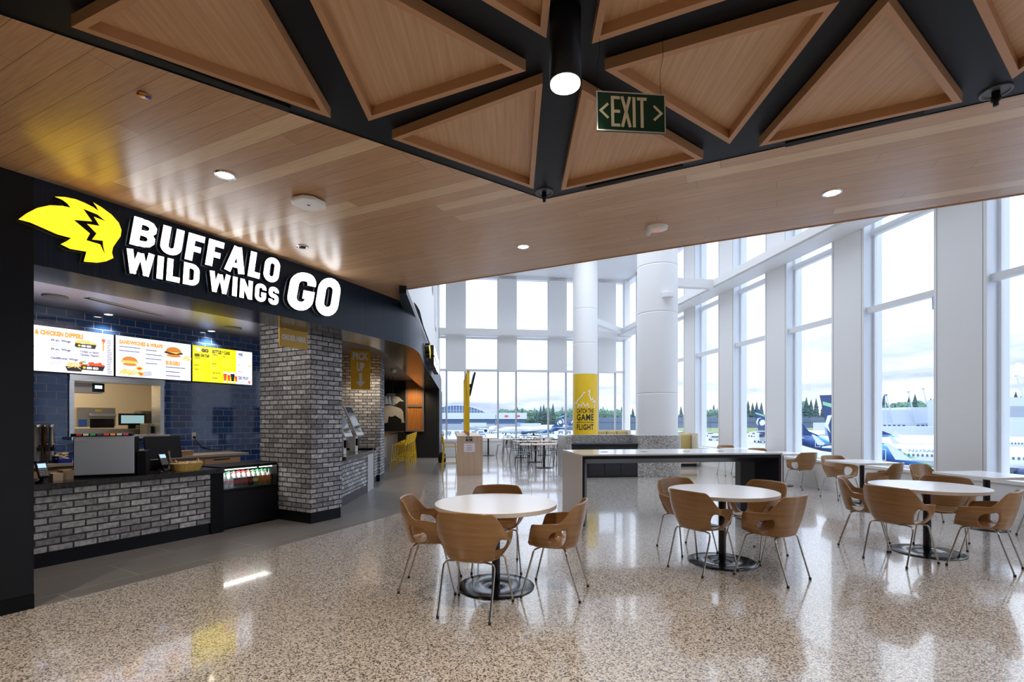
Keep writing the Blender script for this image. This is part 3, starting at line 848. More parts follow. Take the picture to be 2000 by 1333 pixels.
def menu(i, lab):
    s_c = sc0[0] + SW / 2 + (i - 1) * (SW + .012); z0 = scb[1] - .005
    t = thing('menu_screen', lab, 'menu screen', S(s_c, TW - .002, z0), SRZ, None)
    mb = MB(); mb.box(-SW / 2, SW / 2, -.085, 0, 0, SH); mb.build('casing', M_black, t)
    e = .008
    lay = [0.0]
    X = lambda fx: -SW / 2 + e + ((.155 + .845 * fx) if i == 0 and fx > 0 else fx) * (SW - 2 * e); Z = lambda fz: SH - e - fz * (SH - 2 * e)
    d = MB(); g = MB()
    def fn(layer): return lambda x, z: (X(x), -.086 - .0006 * layer, Z(z))
    def rect(m_, x0, x1, z0, z1, b=g, l=1): b.quad(fn(l)(x0, z1), fn(l)(x1, z1), fn(l)(x1, z0), fn(l)(x0, z0), m_)
    def blob(m_, pts, l=2): g.poly(pts, fn(l), m_)
    def txt(s, x0, x1, z0, z1, m_=2, bold=.02, l=2): put_text(g, s, fn(l), bold=bold + .035, m=m_, fit=(x0, x1, z1, z0), space=1.08)
    def lines(m_, x0, x1, z0, n, dz, th=.008):
        for k in range(n):
            rect(m_, x0, x0 + (x1 - x0) * random.uniform(.6, 1), z0 + dz * k, z0 + dz * k + th, l=1.5)
    rect(0, 0, 1, 0, 1, d, 0)
    def burger(cx, cz, r, dark):
        blob(5, ell(cx, cz - r * .35, r, r * 1.25, 16, 180, 360)[::1] if False else [(cx + r * math.cos(a), cz - r * 1.15 * math.sin(a)) for a in [math.pi * k / 14 for k in range(15)]])
        blob(9, [(cx - r * 1.15, cz), (cx + r * 1.15, cz), (cx + r * 1.0, cz + r * .3), (cx - r, cz + r * .3)], 2.5)
        blob(11 if dark else 6, ell(cx, cz + r * .32, r * 1.25, r * .38), 3)
        blob(6, [(cx - r * .9, cz + r * .05), (cx + r * .9, cz + r * .05), (cx + r * .3, cz + r * .5)], 4)
        blob(5, ell(cx, cz + r * .95, r * .95, r * .4), 2.2)
    def fries(cx, cz, w_, h_, n=22, l=3):
        for k in range(n):
            a = random.uniform(-.9, .9); x = cx + random.uniform(-w_, w_) * .7; z = cz + random.uniform(-h_, h_); q = random.uniform(.6, 1) * w_ * .5
            dx, dz = math.cos(a) * q, math.sin(a) * q * 1.6
            blob(6, [(x - dx, z - dz), (x + dx, z + dz), (x + dx, z + dz + .018), (x - dx, z - dz + .018)], l + .01 * k)
    def trayf(cx, cz, w_, h_, food):
        blob(8, [(cx - w_, cz), (cx + w_, cz), (cx + w_ * .85, cz + h_), (cx - w_ * .85, cz + h_)], 3.2)
        for k in range(16):
            blob(food, ell(cx + random.uniform(-.9, .9) * w_, cz - random.uniform(0, .06), w_ * .16, .04, 8), 3.0 + .01 * k)
        txt('GO', cx + w_ * .05, cx + w_ * .5, cz + h_ * .25, cz + h_ * .8, 10, .04, 3.5); blob(4, ell(cx - w_ * .6, cz + h_ * .5, w_ * .13, h_ * .25, 8), 3.5)
        rect(10, cx - w_ * .4, cx - w_ * .02, cz + h_ * .3, cz + h_ * .75, l=3.5)
    if i == 0:
        txt('& CHICKEN DIPPERS', .02, .60, .085, .20, 1, .04)
        x1 = .20
        for (tt, z, xw) in (('20 pc. Wings', .29, .44), ('30 pc. Wings', .49, .44), ('Cauliflower Wings', .69, .53)):
            txt(tt, x1, xw, z - .03, z + .035, 2, .03); lines(3, x1, .36, z + .07, 2, .05, .018)
        txt('s', 0, .012, .45, .49, 2); txt('s', 0, .012, .65, .69, 2)
        trayf(.63, .30, .14, .10, 6); rect(8, .49, .55, .33, .39, l=3)
        txt('Crispy or Spicy', .56, .80, .455, .52, 2, .03); txt('Chicken Dippers', .56, .80, .53, .595, 2, .03); lines(3, .56, .72, .64, 2, .045, .016)
        trayf(.71, .80, .17, .11, 7); blob(9, ell(.60, .725, .035, .02, 8), 4); blob(10, ell(.62, .755, .035, .02, 8), 4)
        blob(8, [(.37, .85), (.60, .85), (.57, .96), (.40, .96)], 3.6); fries(.485, .82, .10, .05, 26, 3.4)
        blob(7, [(.83, .17), (.86, .12), (.87, .15), (.89, .12), (.885, .2), (.86, .24), (.85, .21)], 2); rect(1, .85, .872, .22, .42)
        lines(2, .91, .985, .14, 20, .042, .016)
    elif i == 1:
        txt('SANDWICHES & WRAPS', .04, .60, .09, .20, 1, .04)
        lines(2, .04, .32, .25, 1, .05, .022); lines(2, .04, .36, .35, 1, .05, .022); lines(3, .04, .1, .29, 1, .05, .018); lines(3, .04, .1, .39, 1, .05, .018)
        for z in (.27, .38, .49, .61): lines(2, .37, .60, z, 1, .04, .022); lines(3, .37, .42, z + .04, 1, .04, .016)
        burger(.17, .60, .095, False); burger(.75, .25, .11, True); fries(.93, .38, .08, .05, 22)
        fries(.15, .88, .13, .06, 30); blob(6, ell(.29, .77, .05, .055, 10), 4); blob(7, ell(.29, .775, .03, .03, 8), 5)
        blob(3, [(.27, .86), (.44, .82), (.46, .93), (.30, .99)], 3.5); blob(6, ell(.31, .90, .045, .06, 10), 4); blob(7, ell(.31, .91, .025, .03, 8), 5); blob(9, ell(.285, .885, .015, .02, 8), 5)
        txt('BURGERS', .64, .84, .50, .62, 1, .04)
        for z in (.66, .78, .89): lines(2, .64, .92, z, 1, .04, .024); lines(3, .64, .72, z + .045, 1, .04, .016)
    else:
        rect(4, 0, .71, 0, 1, g, .5)
        blob(10, [(.03, .09), (.08, .05), (.12, .06), (.12, .15), (.09, .17), (.07, .13)], 2); txt('GO', .135, .25, .06, .17, 8, .06)
        txt('BEER ON TAP', .03, .26, .22, .31, 8, .04); txt('BOTTLES & CANS', .31, .60, .06, .17, 8, .03)
        txt('DOMESTIC', .03, .12, .33, .36, 8); txt('IMPORT', .03, .10, .53, .56, 8); txt('CRAFT', .03, .09, .65, .68, 8)
        txt('DOMESTIC', .31, .40, .19, .22, 8); txt('CRAFT', .48, .53, .21, .24, 8); txt('IMPORT', .31, .38, .45, .48, 8); txt('HARD SELTZER', .31, .44, .71, .74, 8); txt('NA BEER', .31, .39, .86, .89, 8)
        rect(3, .285, .287, .05, .95)
        M_dy = 5
        for x0, x1, z0, n_ in ((.03, .2, .39, 3), (.03, .16, .59, 1), (.03, .26, .72, 6), (.31, .42, .25, 4), (.31, .44, .51, 4), (.31, .44, .77, 2), (.31, .44, .91, 2), (.48, .66, .28, 7)): lines(6, x0, x1, z0, n_, .042, .008)
        for x, c, w_, z0 in ((.52, 1, .034, .66), (.585, 1, .028, .69), (.65, 8, .042, .65), (.71, 7, .026, .71)):
            blob(10, [(x - w_, z0), (x + w_, z0), (x + w_ * .95, z0 + .06), (x - w_ * .95, z0 + .06)], 3); blob(c if c != 1 else 7, [(x - w_ * .95, z0 + .06), (x + w_ * .95, z0 + .06), (x + w_ * .5, .93), (x - w_ * .5, .93)], 3)
            blob(10, ell(x, .955, w_ * .8, .025, 10), 3)
        txt('WINE', .745, .825, .06, .16, 2, .04); txt('WHITE', .745, .79, .18, .21, 2); txt('RED', .745, .775, .41, .44, 2); txt('SPARKLING', .745, .83, .61, .64, 2); txt('ZERO PROOF', .745, .93, .76, .86, 2, .03)
        for z0, n_ in ((.24, 3), (.47, 3), (.67, 2)): lines(3, .745, .87, z0, n_, .045, .007)
        lines(2, .745, .88, .885, 3, .035, .01)
        blob(6, [(.92, .40), (.99, .40), (.955, .48)], 2); rect(3, .952, .958, .48, .64); blob(3, ell(.955, .65, .03, .012, 10), 2); blob(7, [(.93, .88), (.965, .88), (.96, .97), (.935, .97)], 2)
    ds = d.build('display', MENU, t); g.build('menu_artwork', MENU, ds)
menu(0, 'menu screen headed chicken dippers, with wings and trays of food')
menu(1, 'menu screen headed sandwiches and wraps above the pass-through')
menu(2, 'yellow menu screen with beer on tap, bottles and cans')

# ------------------------------------------------------------ kiosk ceiling fittings
M_disc = mat('speaker_disc', (.25, .23, .22), .6)
for i, (x, v, r, lab) in enumerate(((108, 579, .13, 'round ceiling speaker over the chicken menu screen'), (455, 640.5, .13, 'round ceiling speaker above the yellow beer screen'))):
    p = U(x, v, ZK); mb = MB(); mb.lathe([(r, .0), (r, -.012), (r - .02, -.018), (0, -.018)], n=28); tag(mb.build('ceiling_speaker', M_disc, loc=p), lab, 'speaker')
def can_light(x, v, z, r, lab, power, col=(1, .84, .62), trim=M_white, ang=115, group=None):
    p = U(x, v, z)
    t = thing('recessed_downlight', lab, 'ceiling light', p, 0, group)
    mb = MB(); mb.lathe([(r, .004), (r, -.006), (r * .82, -.006), (r * .8, .0)], n=28); mb.build('trim_ring', trim, t)
    mb = MB(); mb.lathe([(r * .8, -.002), (0, -.002)], n=24); mb.build('lens', M_can, t)
    spot('downlight_lamp', p + Vector((0, 0, -.03)), power, col, ang, .8, .04)
    return t
can_light(212, 614.5, ZK, .06, 'small bright downlight above the chicken menu screen', 45)
can_light(413, 647, ZK, .06, 'small bright downlight above the beer menu screen', 55)
can_light(712, 689, ZK, .07, 'small bright downlight in front of the pick up sign', 60)
can_light(440, 342.5, ZC, .075, 'lit recessed downlight in the boarded ceiling over the shop sign', 30, trim=M_chrome)
can_light(1022, 482, ZC, .07, 'lit recessed downlight close to the outer edge of the boards', 30, trim=M_chrome)
can_light(1625, 377, ZC, .075, 'lit recessed downlight in the boards on the window side', 30, trim=M_chrome)
for x, y in ((-3.4, 1.4), (-4.6, -.6), (5.2, 1.6), (2.2, -2.5), (-1.2, -2.8), (6.0, -2)):  # unseen downlights added behind the camera to brighten the hall
    p = Vector((x, y, ZC)); tt = thing('recessed_downlight', 'added recessed downlight behind the viewpoint, brightening the hall', 'ceiling light', p, 0, 'added downlights behind the viewpoint')
    mb = MB(); mb.lathe([(.075, .004), (.075, -.006), (.062, -.006), (.06, 0)], n=20); mb.build('trim_ring', M_chrome, tt)
    mb = MB(); mb.lathe([(.06, -.002), (0, -.002)], n=20); mb.build('lens', M_can, tt)
    spot('downlight_lamp', p + Vector((0, 0, -.03)), 150, (1, .88, .72), 130, .8, .05)
# added fill strip, hidden behind the dark band to brighten the kiosk
t = thing('fill_strip', 'added fill strip hidden behind the dark band, brightening the serving counter', 'ceiling light', S(1.0, -.62, 2.86), SRZ)
mb = MB(); mb.box(-1.3, 1.3, -.02, .02, -.03, .03); mb.build('housing', M_white, t)
mb = MB(); mb.box(-1.28, 1.28, .02, .024, -.02, .02); mb.build('diffuser', emis('fill_strip_glow', (1, .92, .82), 4), t)
area_light('fill_strip_lamp', S(1.0, -.56, 2.84), 2.5, 15, (1, .92, .84), (math.radians(38), 0, SRZ), .08)
a = U(170, 582, ZK); b = U(317, 617.5, ZK)
t = thing('slot_diffuser', 'long narrow slot diffuser in the glossy kiosk ceiling', 'vent', (a + b) / 2, math.atan2((b - a).y, (b - a).x))
l_ = (b - a).length / 2
mb = MB(); mb.box(-l_, l_, -.05, -.035, -.012, 0); mb.box(-l_, l_, .035, .05, -.012, 0); mb.build('frame', mat('diffuser_frame', (.5, .48, .46), .4), t)
mb = MB(); mb.box(-l_, l_, -.035, .035, -.004, 0); mb.build('slot', M_slot, t)
p = SP(503, 666, 1.9)
t = thing('security_camera', 'small white security camera beside the brick pillar top', 'camera', S(p[0] - .05, 1.55, p[1]), SRZ)
mb = MB(); mb.lathe([(0, -.05), (.035, -.04), (.05, 0), (.045, .04), (0, .05)], n=20); mb.build('dome', mat('cream_plastic', (.6, .52, .42), .4), t)
mb = MB(); mb.tube([(0, 0, .04), (0, .02, ZK - p[1])], .012); mb.build('stem', M_white, t)

# ------------------------------------------------------------ shop sign on the front band
sign = thing('shop_sign', 'illuminated shop sign with yellow emblem and white letters on dark band', 'sign', (0, 0, 0))
M_lit = emis('lit_white', (.95, .97, 1.0), 2.6); M_lity = emis('lit_yellow', (1.0, .60, .010), 1.35); M_ret = mat('letter_side', (.02, .02, .02), .5)
def q2(x, v): return fas(x, v)
def sgn(px): return [q2(x / 2.854, 300 + v / 2.854) for x, v in px]
out_l = [(85, 378), (130, 345), (190, 315), (260, 300), (330, 303), (372, 312), (355, 290), (330, 270), (287, 252), (340, 253), (400, 265), (450, 285), (500, 310), (527, 330), (515, 305), (497, 282), (545, 310), (600, 350), (640, 395), (655, 435), (650, 470), (625, 505), (608, 530), (602, 560), (610, 590), (570, 608), (520, 616), (445, 610), (460, 555), (430, 550), (370, 540), (320, 515), (350, 498), (375, 480), (300, 460), (220, 425), (150, 395)]
mb = MB(); P2 = sgn(out_l)
mb.poly(P2, lambda s, z: on_front(s, z, .07), 0)
n = len(P2); mb.add([on_front(s, z, .07) for s, z in P2] + [on_front(s, z, .005) for s, z in P2], [(i, (i + 1) % n, n + (i + 1) % n, n + i) for i in range(n)], 1)
em = mb.build('emblem', [M_lity, M_ret], sign)
mb = MB()
for q in stroke(sgn([(432, 322), (508, 352), (492, 372), (560, 388)]), .024) : mb.poly([tuple(p) for p in q], lambda s, z: on_front(s, z, .074))
zig = [(440, 318), (520, 350), (567, 388), (500, 362), (532, 413), (462, 402), (515, 455), (490, 488), (550, 495), (552, 525), (563, 573), (535, 515), (458, 492), (478, 455), (388, 380), (490, 388)]
mb = MB(); mb.poly(sgn(zig), lambda s, z: on_front(s, z, .074)); mb.build('emblem_marks', M_blackm, em)
def wq(tl, bl, tr, br):
    q = [q2(x / 2.854, 300 + v / 2.854) for x, v in (tl, bl, tr, br)]
    return q
for nm, ws, tl, bl, tr, br, t_, gp in (
        ('BUFFALO', [.66, .62, .52, .52, .72, .46, .64], (722, 356), (704, 513), (1547, 600), (1524, 732), .23, .13),
        ('WILD', [.95, .24, .52, .66], (680, 533), (684, 668), (1098, 633), (1080, 748), .23, .13),
        ('WINGS', [.95, .24, .66, .62, .58], (1143, 655), (1148, 770), (1538, 758), (1524, 852), .23, .13),
        ('GO', [.66, .66], (1600, 652), (1572, 866), (1888, 713), (1850, 920), .23, .06)):
    q = wq(tl, bl, tr, br)
    x0 = (q[0][0] + q[1][0]) / 2; x1 = (q[2][0] + q[3][0]) / 2
    sl = ((q[0][0] - q[1][0]) + (q[2][0] - q[3][0])) / 2 / (q[0][1] - q[1][1])
    mb = MB(); word(mb, nm, ws, x0, x1, q[1][1], q[0][1], lambda s, z, o: on_front(s, z, .01 + o), t_, gp, min(.2, max(0, sl)), .06, 0, 1, q[3][1], q[2][1])
    mb.build('sign_letters', [M_lit, M_ret], sign)
# the same lettering, seen edge on, along the side front
sg2 = thing('side_sign', 'small raised shop sign seen edge on along the side front', 'sign', (0, 0, 0))
def side_at(Y): return next(ARC[i - 1] + (ARC[i] - ARC[i - 1]) * (Y - CV[i - 1][1]) / (CV[i][1] - CV[i - 1][1]) for i in range(1, len(CV)) if CV[i - 1][1] <= Y <= CV[i][1])
mb = MB()
for txt_, ws, Y0, Y1, z0, z1 in (('BUFFALO', [.66, .62, .52, .52, .72, .46, .64], 11.2, 13.2, 2.98, 3.2), ('WILD', [.95, .24, .52, .66], 11.2, 12.1, 2.76, 2.94), ('WINGS', [.95, .24, .66, .62, .58], 12.2, 13.2, 2.76, 2.94), ('GO', [.66, .66], 13.35, 14.1, 2.78, 3.18)):
    word(mb, txt_, ws, side_at(Y0), side_at(Y1), z0, z1, lambda s, z, o: on_front(s, z, .06 + o), .23, .12, .1, .13)
mb.build('sign_letters', [M_lit, M_ret], sg2)
mb = MB(); P3 = [(side_at(10.5) + (x - 85) / 570 * .6, 2.86 + (616 - v) / 364 * .30) for x, v in out_l]
mb.poly(P3, lambda s, z: on_front(s, z, .12), 0); n = len(P3); mb.add([on_front(s, z, .12) for s, z in P3] + [on_front(s, z, .02) for s, z in P3], [(i, (i + 1) % n, n + (i + 1) % n, n + i) for i in range(n)], 1)
mb.build('emblem', [M_lity, M_ret], sg2)

# ------------------------------------------------------------ serving counter
t = thing('serving_counter', 'long serving counter with grey brick front and black top', 'counter', S(0, 0), SRZ)
mb = MB(); mb.box(-1.9, 1.71, 0, .11, .145, .785); mb.build('brick_front', M_brick, t)
mb = MB(); mb.box(-1.9, 1.71, .012, .5, 0, .147); mb.build('toe_kick', M_black, t)
mb = MB(); mb.box(1.71, 1.875, -.01, .62, 0, .785); mb.box(-1.9, 1.7, .5, .62, 0, .785); mb.build('end_panel', M_blackm, t)
mb = MB(); mb.box(-1.9, 1.88, -.03, .68, .785, .84); mb.build('countertop', noisy('black_stone', (.012, .012, .014), (.03, .028, .028), 30, .12), t, .003)
CT = .84
# cooler of bottled drinks
t = thing('drinks_cooler', 'black open-front drinks cooler at the end of the counter by the brick pillar', 'cooler', S(2.325, .09), SRZ)
cw = .42
mb = MB(); mb.box(-cw, cw, .0, .62, .03, .52); mb.box(-cw, -cw + .02, 0, .62, .52, .84); mb.box(cw - .02, cw, 0, .62, .52, .84); mb.box(-cw, cw, .58, .62, .52, .84); mb.box(-cw, cw, .02, .62, .82, .85); mb.box(-cw, cw, .0, .03, .50, .545); mb.build('cabinet', M_black, t)
mb = MB(); mb.box(-cw + .02, cw - .02, .02, .6, 0, .03); mb.build('plinth', M_blackm, t)
mb = MB(); mb.quad((-cw + .02, .012, .545), (cw - .02, .012, .545), (cw - .02, .06, .825), (-cw + .02, .06, .825)); mb.build('glass_front', M_glass, t)
mb = MB(); mb.box(-cw + .03, cw * .35, .09, .105, .795, .805); mb.box(cw * .45, cw - .03, .09, .105, .795, .805); mb.build('lamp_strip', emis('cool_strip', (1, .93, .86), 4), t)
mb = MB(); mb.box(cw * .36, cw * .42, .02, .07, .84, .862); mb.build('latch', M_chrome, t)
area_light('cooler_lamp', S(2.325, .28, .80), .75, 1.6, (1, .94, .88), (0, 0, SRZ), .12)
bp = [((.55, .75, .78), 'clear water', (.02, .25, .1)), ((.022, .008, .006), 'dark cola', (.6, .02, .02)), ((.02, .2, .06), 'green', (.02, .45, .15)), ((.4, .17, .03), 'amber juice', (.02, .4, .12))]
bm_ = []
for k, (c, nm, cc) in enumerate(bp):
    bm_.append((mat('drink_%d' % k, c, .15), mat('bottle_cap_%d' % k, cc, .4), mat('bottle_label_%d' % k, [(.7, .2, .25), (.45, .02, .02), (.65, .75, .3), (.5, .2, .03)][k], .5)))
M_pet = mat('clear_plastic', (.75, .78, .76), .1)
def bottle(k, lab, grp):
    t = thing('drink_bottle', lab, 'bottle', (0, 0, 0), 0, grp)
    mb = MB(); mb.lathe([(.027, 0), (.031, .01), (.031, .11), (.029, .125)], n=14); mb.build('body', bm_[k][0], t)
    mb = MB(); mb.lathe([(.029, .125), (.012, .175), (.012, .19)], n=14); mb.build('neck', M_pet, t)
    mb = MB(); mb.lathe([(.0315, .05), (.0315, .1)], n=14); mb.build('label_band', bm_[k][2], t)
    mb = MB(); mb.lathe([(.0145, .188), (.0145, .208), (0, .208)], n=12); mb.build('cap', bm_[k][1], t)
    return t
plan = [0, 0, 0, 1, 1, 1, 1, 2, 3, 3, 3]
names = ['clear water bottle with green cap in the cooler', 'dark cola bottle with red cap in the cooler', 'green bottle with pale label in the cooler', 'amber drink bottle with green cap in the cooler']
protos = {}
for row in range(3):
    for j, k in enumerate(plan):
        kk = k if row == 0 else (k if random.random() < .7 else 2)
        x = -cw + .06 + j * .0725; y = .13 + row * .085; z = .546
        q = S(2.325 + x, .09 + y, z)
        if kk not in protos:
            protos[kk] = bottle(kk, names[kk], ['water bottles', 'cola bottles', 'green bottles', 'amber bottles'][kk] + ' in the drinks cooler'); o = protos[kk]; o.location = q
        else: dup(protos[kk], q)
mb = MB(); mb.box(-cw + .02, cw - .02, .05, .4, .525, .544); o = mb.build('bottle_shelf', M_chrome, t)

# drink dispenser seen from behind: its steel back panel and the tilted flavour tiles
a = Vector((-4.806, 5.39)); b = Vector((-4.337, 5.64)); ang = math.atan2((b - a).y, (b - a).x); wd_ = (b - a).length
t = thing('drinks_dispenser', 'brushed steel drinks dispenser on the counter, coloured flavour tiles on top', 'dispenser', ((a.x + b.x) / 2, (a.y + b.y) / 2, CT), ang)
mb = MB(); mb.box(-wd_ / 2, wd_ / 2, 0, .02, .03, .46); mb.build('back_panel', mat('panel_steel', (.56, .62, .72), .35, .4), t, .003)
mb = MB(); mb.box(-wd_ / 2 - .01, wd_ / 2, .02, .30, .0, .45); mb.build('body', M_black, t, .005)
mb = MB(); mb.box(-wd_ / 2 - .03, wd_ / 2 - .02, .0, .12, .455, .49); hd = mb.build('head', M_black, t, .004)
cols = [(.6, .03, .03), (.55, .5, .48), (.03, .4, .08), (.03, .03, .03), (.6, .03, .02), (.8, .25, .02), (.5, .48, .45), (.45, .02, .08)]
for k, c in enumerate(cols):
    mb = MB(); x = -wd_ / 2 + .03 + k * (wd_ - .06) / 8; mb.cbox((x + .015, -.003, .478), .044, .008, .024, 0, 0, -.4); mb.build('flavour_tile', mat('tile_%d' % k, c, .35), hd)
mb = MB(); mb.box(-wd_ / 2 + .01, -wd_ / 2 + .10, -.002, 0, .405, .44); mb.build('notice_sticker', mat('sticker_grey', (.42, .42, .45), .6), t)
mb = MB(); mb.box(wd_ / 2 + .01, wd_ / 2 + .10, .10, .35, 0, .28); tag(mb.build('napkin_box', M_black, loc=t.location, rz=ang, bevel=.004), 'black box standing close to the steel dispenser side', 'box')

def dev_terminal(x, v, zt, lab, ln, tt=.12, tilt=-.55):
    """card reader on a stand"""
    s_, z_ = SP(x, v, tt)
    t = thing('card_reader', lab, 'card reader', S(s_, tt, CT), SRZ)
    mb = MB(); mb.lathe([(.055, 0), (.055, .012), (.02, .03), (.014, .06), (.014, ln - .04)], n=16); mb.build('stand', M_black, t)
    M = Matrix.Translation((0, -.01, ln)) @ Matrix.Rotation(.95, 4, 'X')
    mb = MB(); mb.box(-.042, .042, -.085, .085, -.02, .015, 0, M); bd = mb.build('body', M_black, t, .006)
    mb = MB(); mb.box(-.032, .032, .02, .07, .0155, .0165, 0, M); mb.build('display', emis('reader_blue', (.25, .4, 1.0), 1.2), bd)
    mb = MB()
    for i in range(3):
        for j in range(4): mb.box(-.03 + i * .022, -.014 + i * .022, -.07 + j * .02, -.058 + j * .02, .0155, .019, 0, M)
    mb.build('keys', mat('key_grey', (.12, .12, .12), .5), bd)
dev_terminal(82, 915, 0, 'card reader with blue display at the pilaster end of the counter', .13, .10)
dev_terminal(318, 893, 0, 'card reader with blue display in front of the till monitor', .155, .13)
s_, z_ = SP(325, 878, .42)
t = thing('till_monitor', 'black till monitor on a tilted foot, turned away from the hall', 'monitor', S(s_, .42, CT), SRZ - .12)
M = Matrix.Translation((-.03, .02, .29)) @ Matrix.Rotation(-.28, 4, 'X')
mb = MB(); mb.box(-.20, .20, -.018, .018, -.14, .15, 0, M); mb.build('screen_back', M_black, t, .01)
mb = MB(); mb.tube([(.05, -.06, 0), (.03, -.02, .14), (.02, .0, .24)], .022, 6); mb.build('foot', mat('foot_bronze', (.22, .17, .12), .4, .6), t)
mb = MB(); mb.lathe([(.09, 0), (.09, .014), (0, .014)], n=20); mb.build('base_plate', M_black, t)
s_, z_ = SP(272, 893, .5)
mb = MB(); mb.prism([(-.10, -.14), (.2, -.14), (.2, .1), (-.1, .1)], 0, .13); tag(mb.build('cash_drawer', M_black, loc=S(s_ + .16, .70, CT), rz=SRZ, bevel=.005), 'low black till box below the monitor', 'box')
# basket of wrapped snacks
s_, z_ = SP(365, 908, .2)
t = thing('snack_basket', 'yellow wicker basket of wrapped snacks on the counter end', 'basket', S(s_, .2, CT), SRZ)
M_wick = noisy('wicker', (.60, .34, .05), (.88, .62, .18), 60, .6, 2, (1, 1, 3))
mb = MB()
prof = []
nn = 40
def bk(a, k):
    rx, ry = (.15 + .03 * k) + .006 * math.cos(a * 16) * (k > .1), (.085 + .02 * k) + .006 * math.cos(a * 16) * (k > .1)
    p = 3.2; c, s2 = math.cos(a), math.sin(a)
    rr = (abs(c) ** p + abs(s2) ** p) ** (-1 / p)
    return (rx * rr * c, ry * rr * s2, .09 * k)
vs = [bk(2 * math.pi * j / nn, k) for k in (0, .33, .66, 1) for j in range(nn)]
mb.add(vs, [(i * nn + j, i * nn + (j + 1) % nn, (i + 1) * nn + (j + 1) % nn, (i + 1) * nn + j) for i in range(3) for j in range(nn)], 0, True); mb.add(vs[:nn], [tuple(range(nn))[::-1]])
mb.build('bowl', M_wick, t)
mb = MB(); mb.tube([bk(2 * math.pi * j / nn, 1.0) for j in range(nn + 1)], .006, 6); mb.build('rim', mat('wicker_rim', (.6, .45, .2), .6), t)
for sx in (-.13, .13):
    mb = MB(); mb.tube([(sx, -.03, .09), (sx * 1.05, -.02, .13), (sx * 1.05, .01, .142), (sx, .035, .09)], .004, 6); mb.build('handle', M_wick, t)
pack = None
for k in range(11):
    x = -.12 + (k % 6) * .046; y = -.035 + (k // 6) * .06
    q = S(s_ + x, .2 + y, CT + .085 + .012 * (k % 2))
    if pack is None:
        mb = MB(); mb.cbox((0, 0, 0), .06, .085, .028); pack = tag(mb.build('wrapped_snack', noisy('snack_wrap', (.55, .36, .16), (.85, .68, .45), 30, .2), loc=q, rz=SRZ + .5, bevel=.01), 'snack in clear wrapper lying in the wicker basket', 'snack', 'wrapped snacks in the wicker basket')
    else: dup(pack, q, SRZ + random.uniform(-.8, .8))

# ------------------------------------------------------------ back counter
bcz = SP(485, 884, 1.75)[1]
M_lam = mat('grey_laminate', (.30, .265, .23), .35); M_bwood = mat('drawer_wood', (.42, .24, .13), .45)
sE = SP(485, 884, 1.75)[0]
t = thing('back_counter', 'grey-topped back counter with wooden drawers below the tiled wall', 'counter', S(0, 1.75), SRZ)
mb = MB(); mb.box(-2.3, sE, -.02, .62, bcz - .04, bcz); mb.build('worktop', M_lam, t, .003)
mb = MB(); mb.box(-2.3, sE - .12, .04, .6, .1, bcz - .04); mb.build('carcass', M_bwood, t)
x = sE - .12 - .62
for k in range(4):
    mb = MB(); mb.box(x + .01, x + .60, .02, .04, bcz - .21, bcz - .075); dr = mb.build('drawer', M_bwood, t)
    mb = MB(); mb.box(x + .15, x + .42, .012, .02, bcz - .10, bcz - .085); mb.build('finger_pull', M_blackm, dr); x -= .62
BZ = bcz
# coffee urns
for i, (x0, x1, lab) in enumerate(((66, 79, 'tall steel urn cut by the black pilaster edge'), (80, 93, 'tall dark bronze urn between two bright ones'), (94.5, 105, 'tall bright steel urn beside the blue packet bin'))):
    sa = SP(x0, 870, 1.95)[0]; sb = SP(x1, 870, 1.95)[0]; zt = SP(x0, 830, 1.95)[1]; r = (sb - sa) / 2
    t = thing('tea_urn', lab, 'urn', S((sa + sb) / 2, 1.95, BZ), SRZ)
    hh = zt - BZ
    mt = M_steel if i != 1 else mat('bronze_steel', (.20, .13, .07), .25, .8)
    mb = MB(); mb.lathe([(r * .95, .03), (r * .95, hh * .9), (r * .98, hh * .9), (r, hh), (0, hh)], n=24); mb.build('cylinder', mt, t)
    mb = MB(); mb.lathe([(r * 1.05, 0), (r * 1.05, .03), (0, .03)], n=24); mb.build('base', M_black, t)
    mb = MB(); mb.box(-.015, .015, -r - .05, -r + .01, hh * .32, hh * .42); mb.tube([(0, -r - .03, hh * .42), (0, -r - .06, hh * .5)], .008, 6); mb.build('tap', M_black, t)
mb = MB(); mb.tube([S(SP(66, 836, 1.8)[0], 1.80, SP(66, 836, 1.8)[1]), S(SP(106, 836, 1.8)[0], 1.80, SP(106, 836, 1.8)[1])], .006, 6)
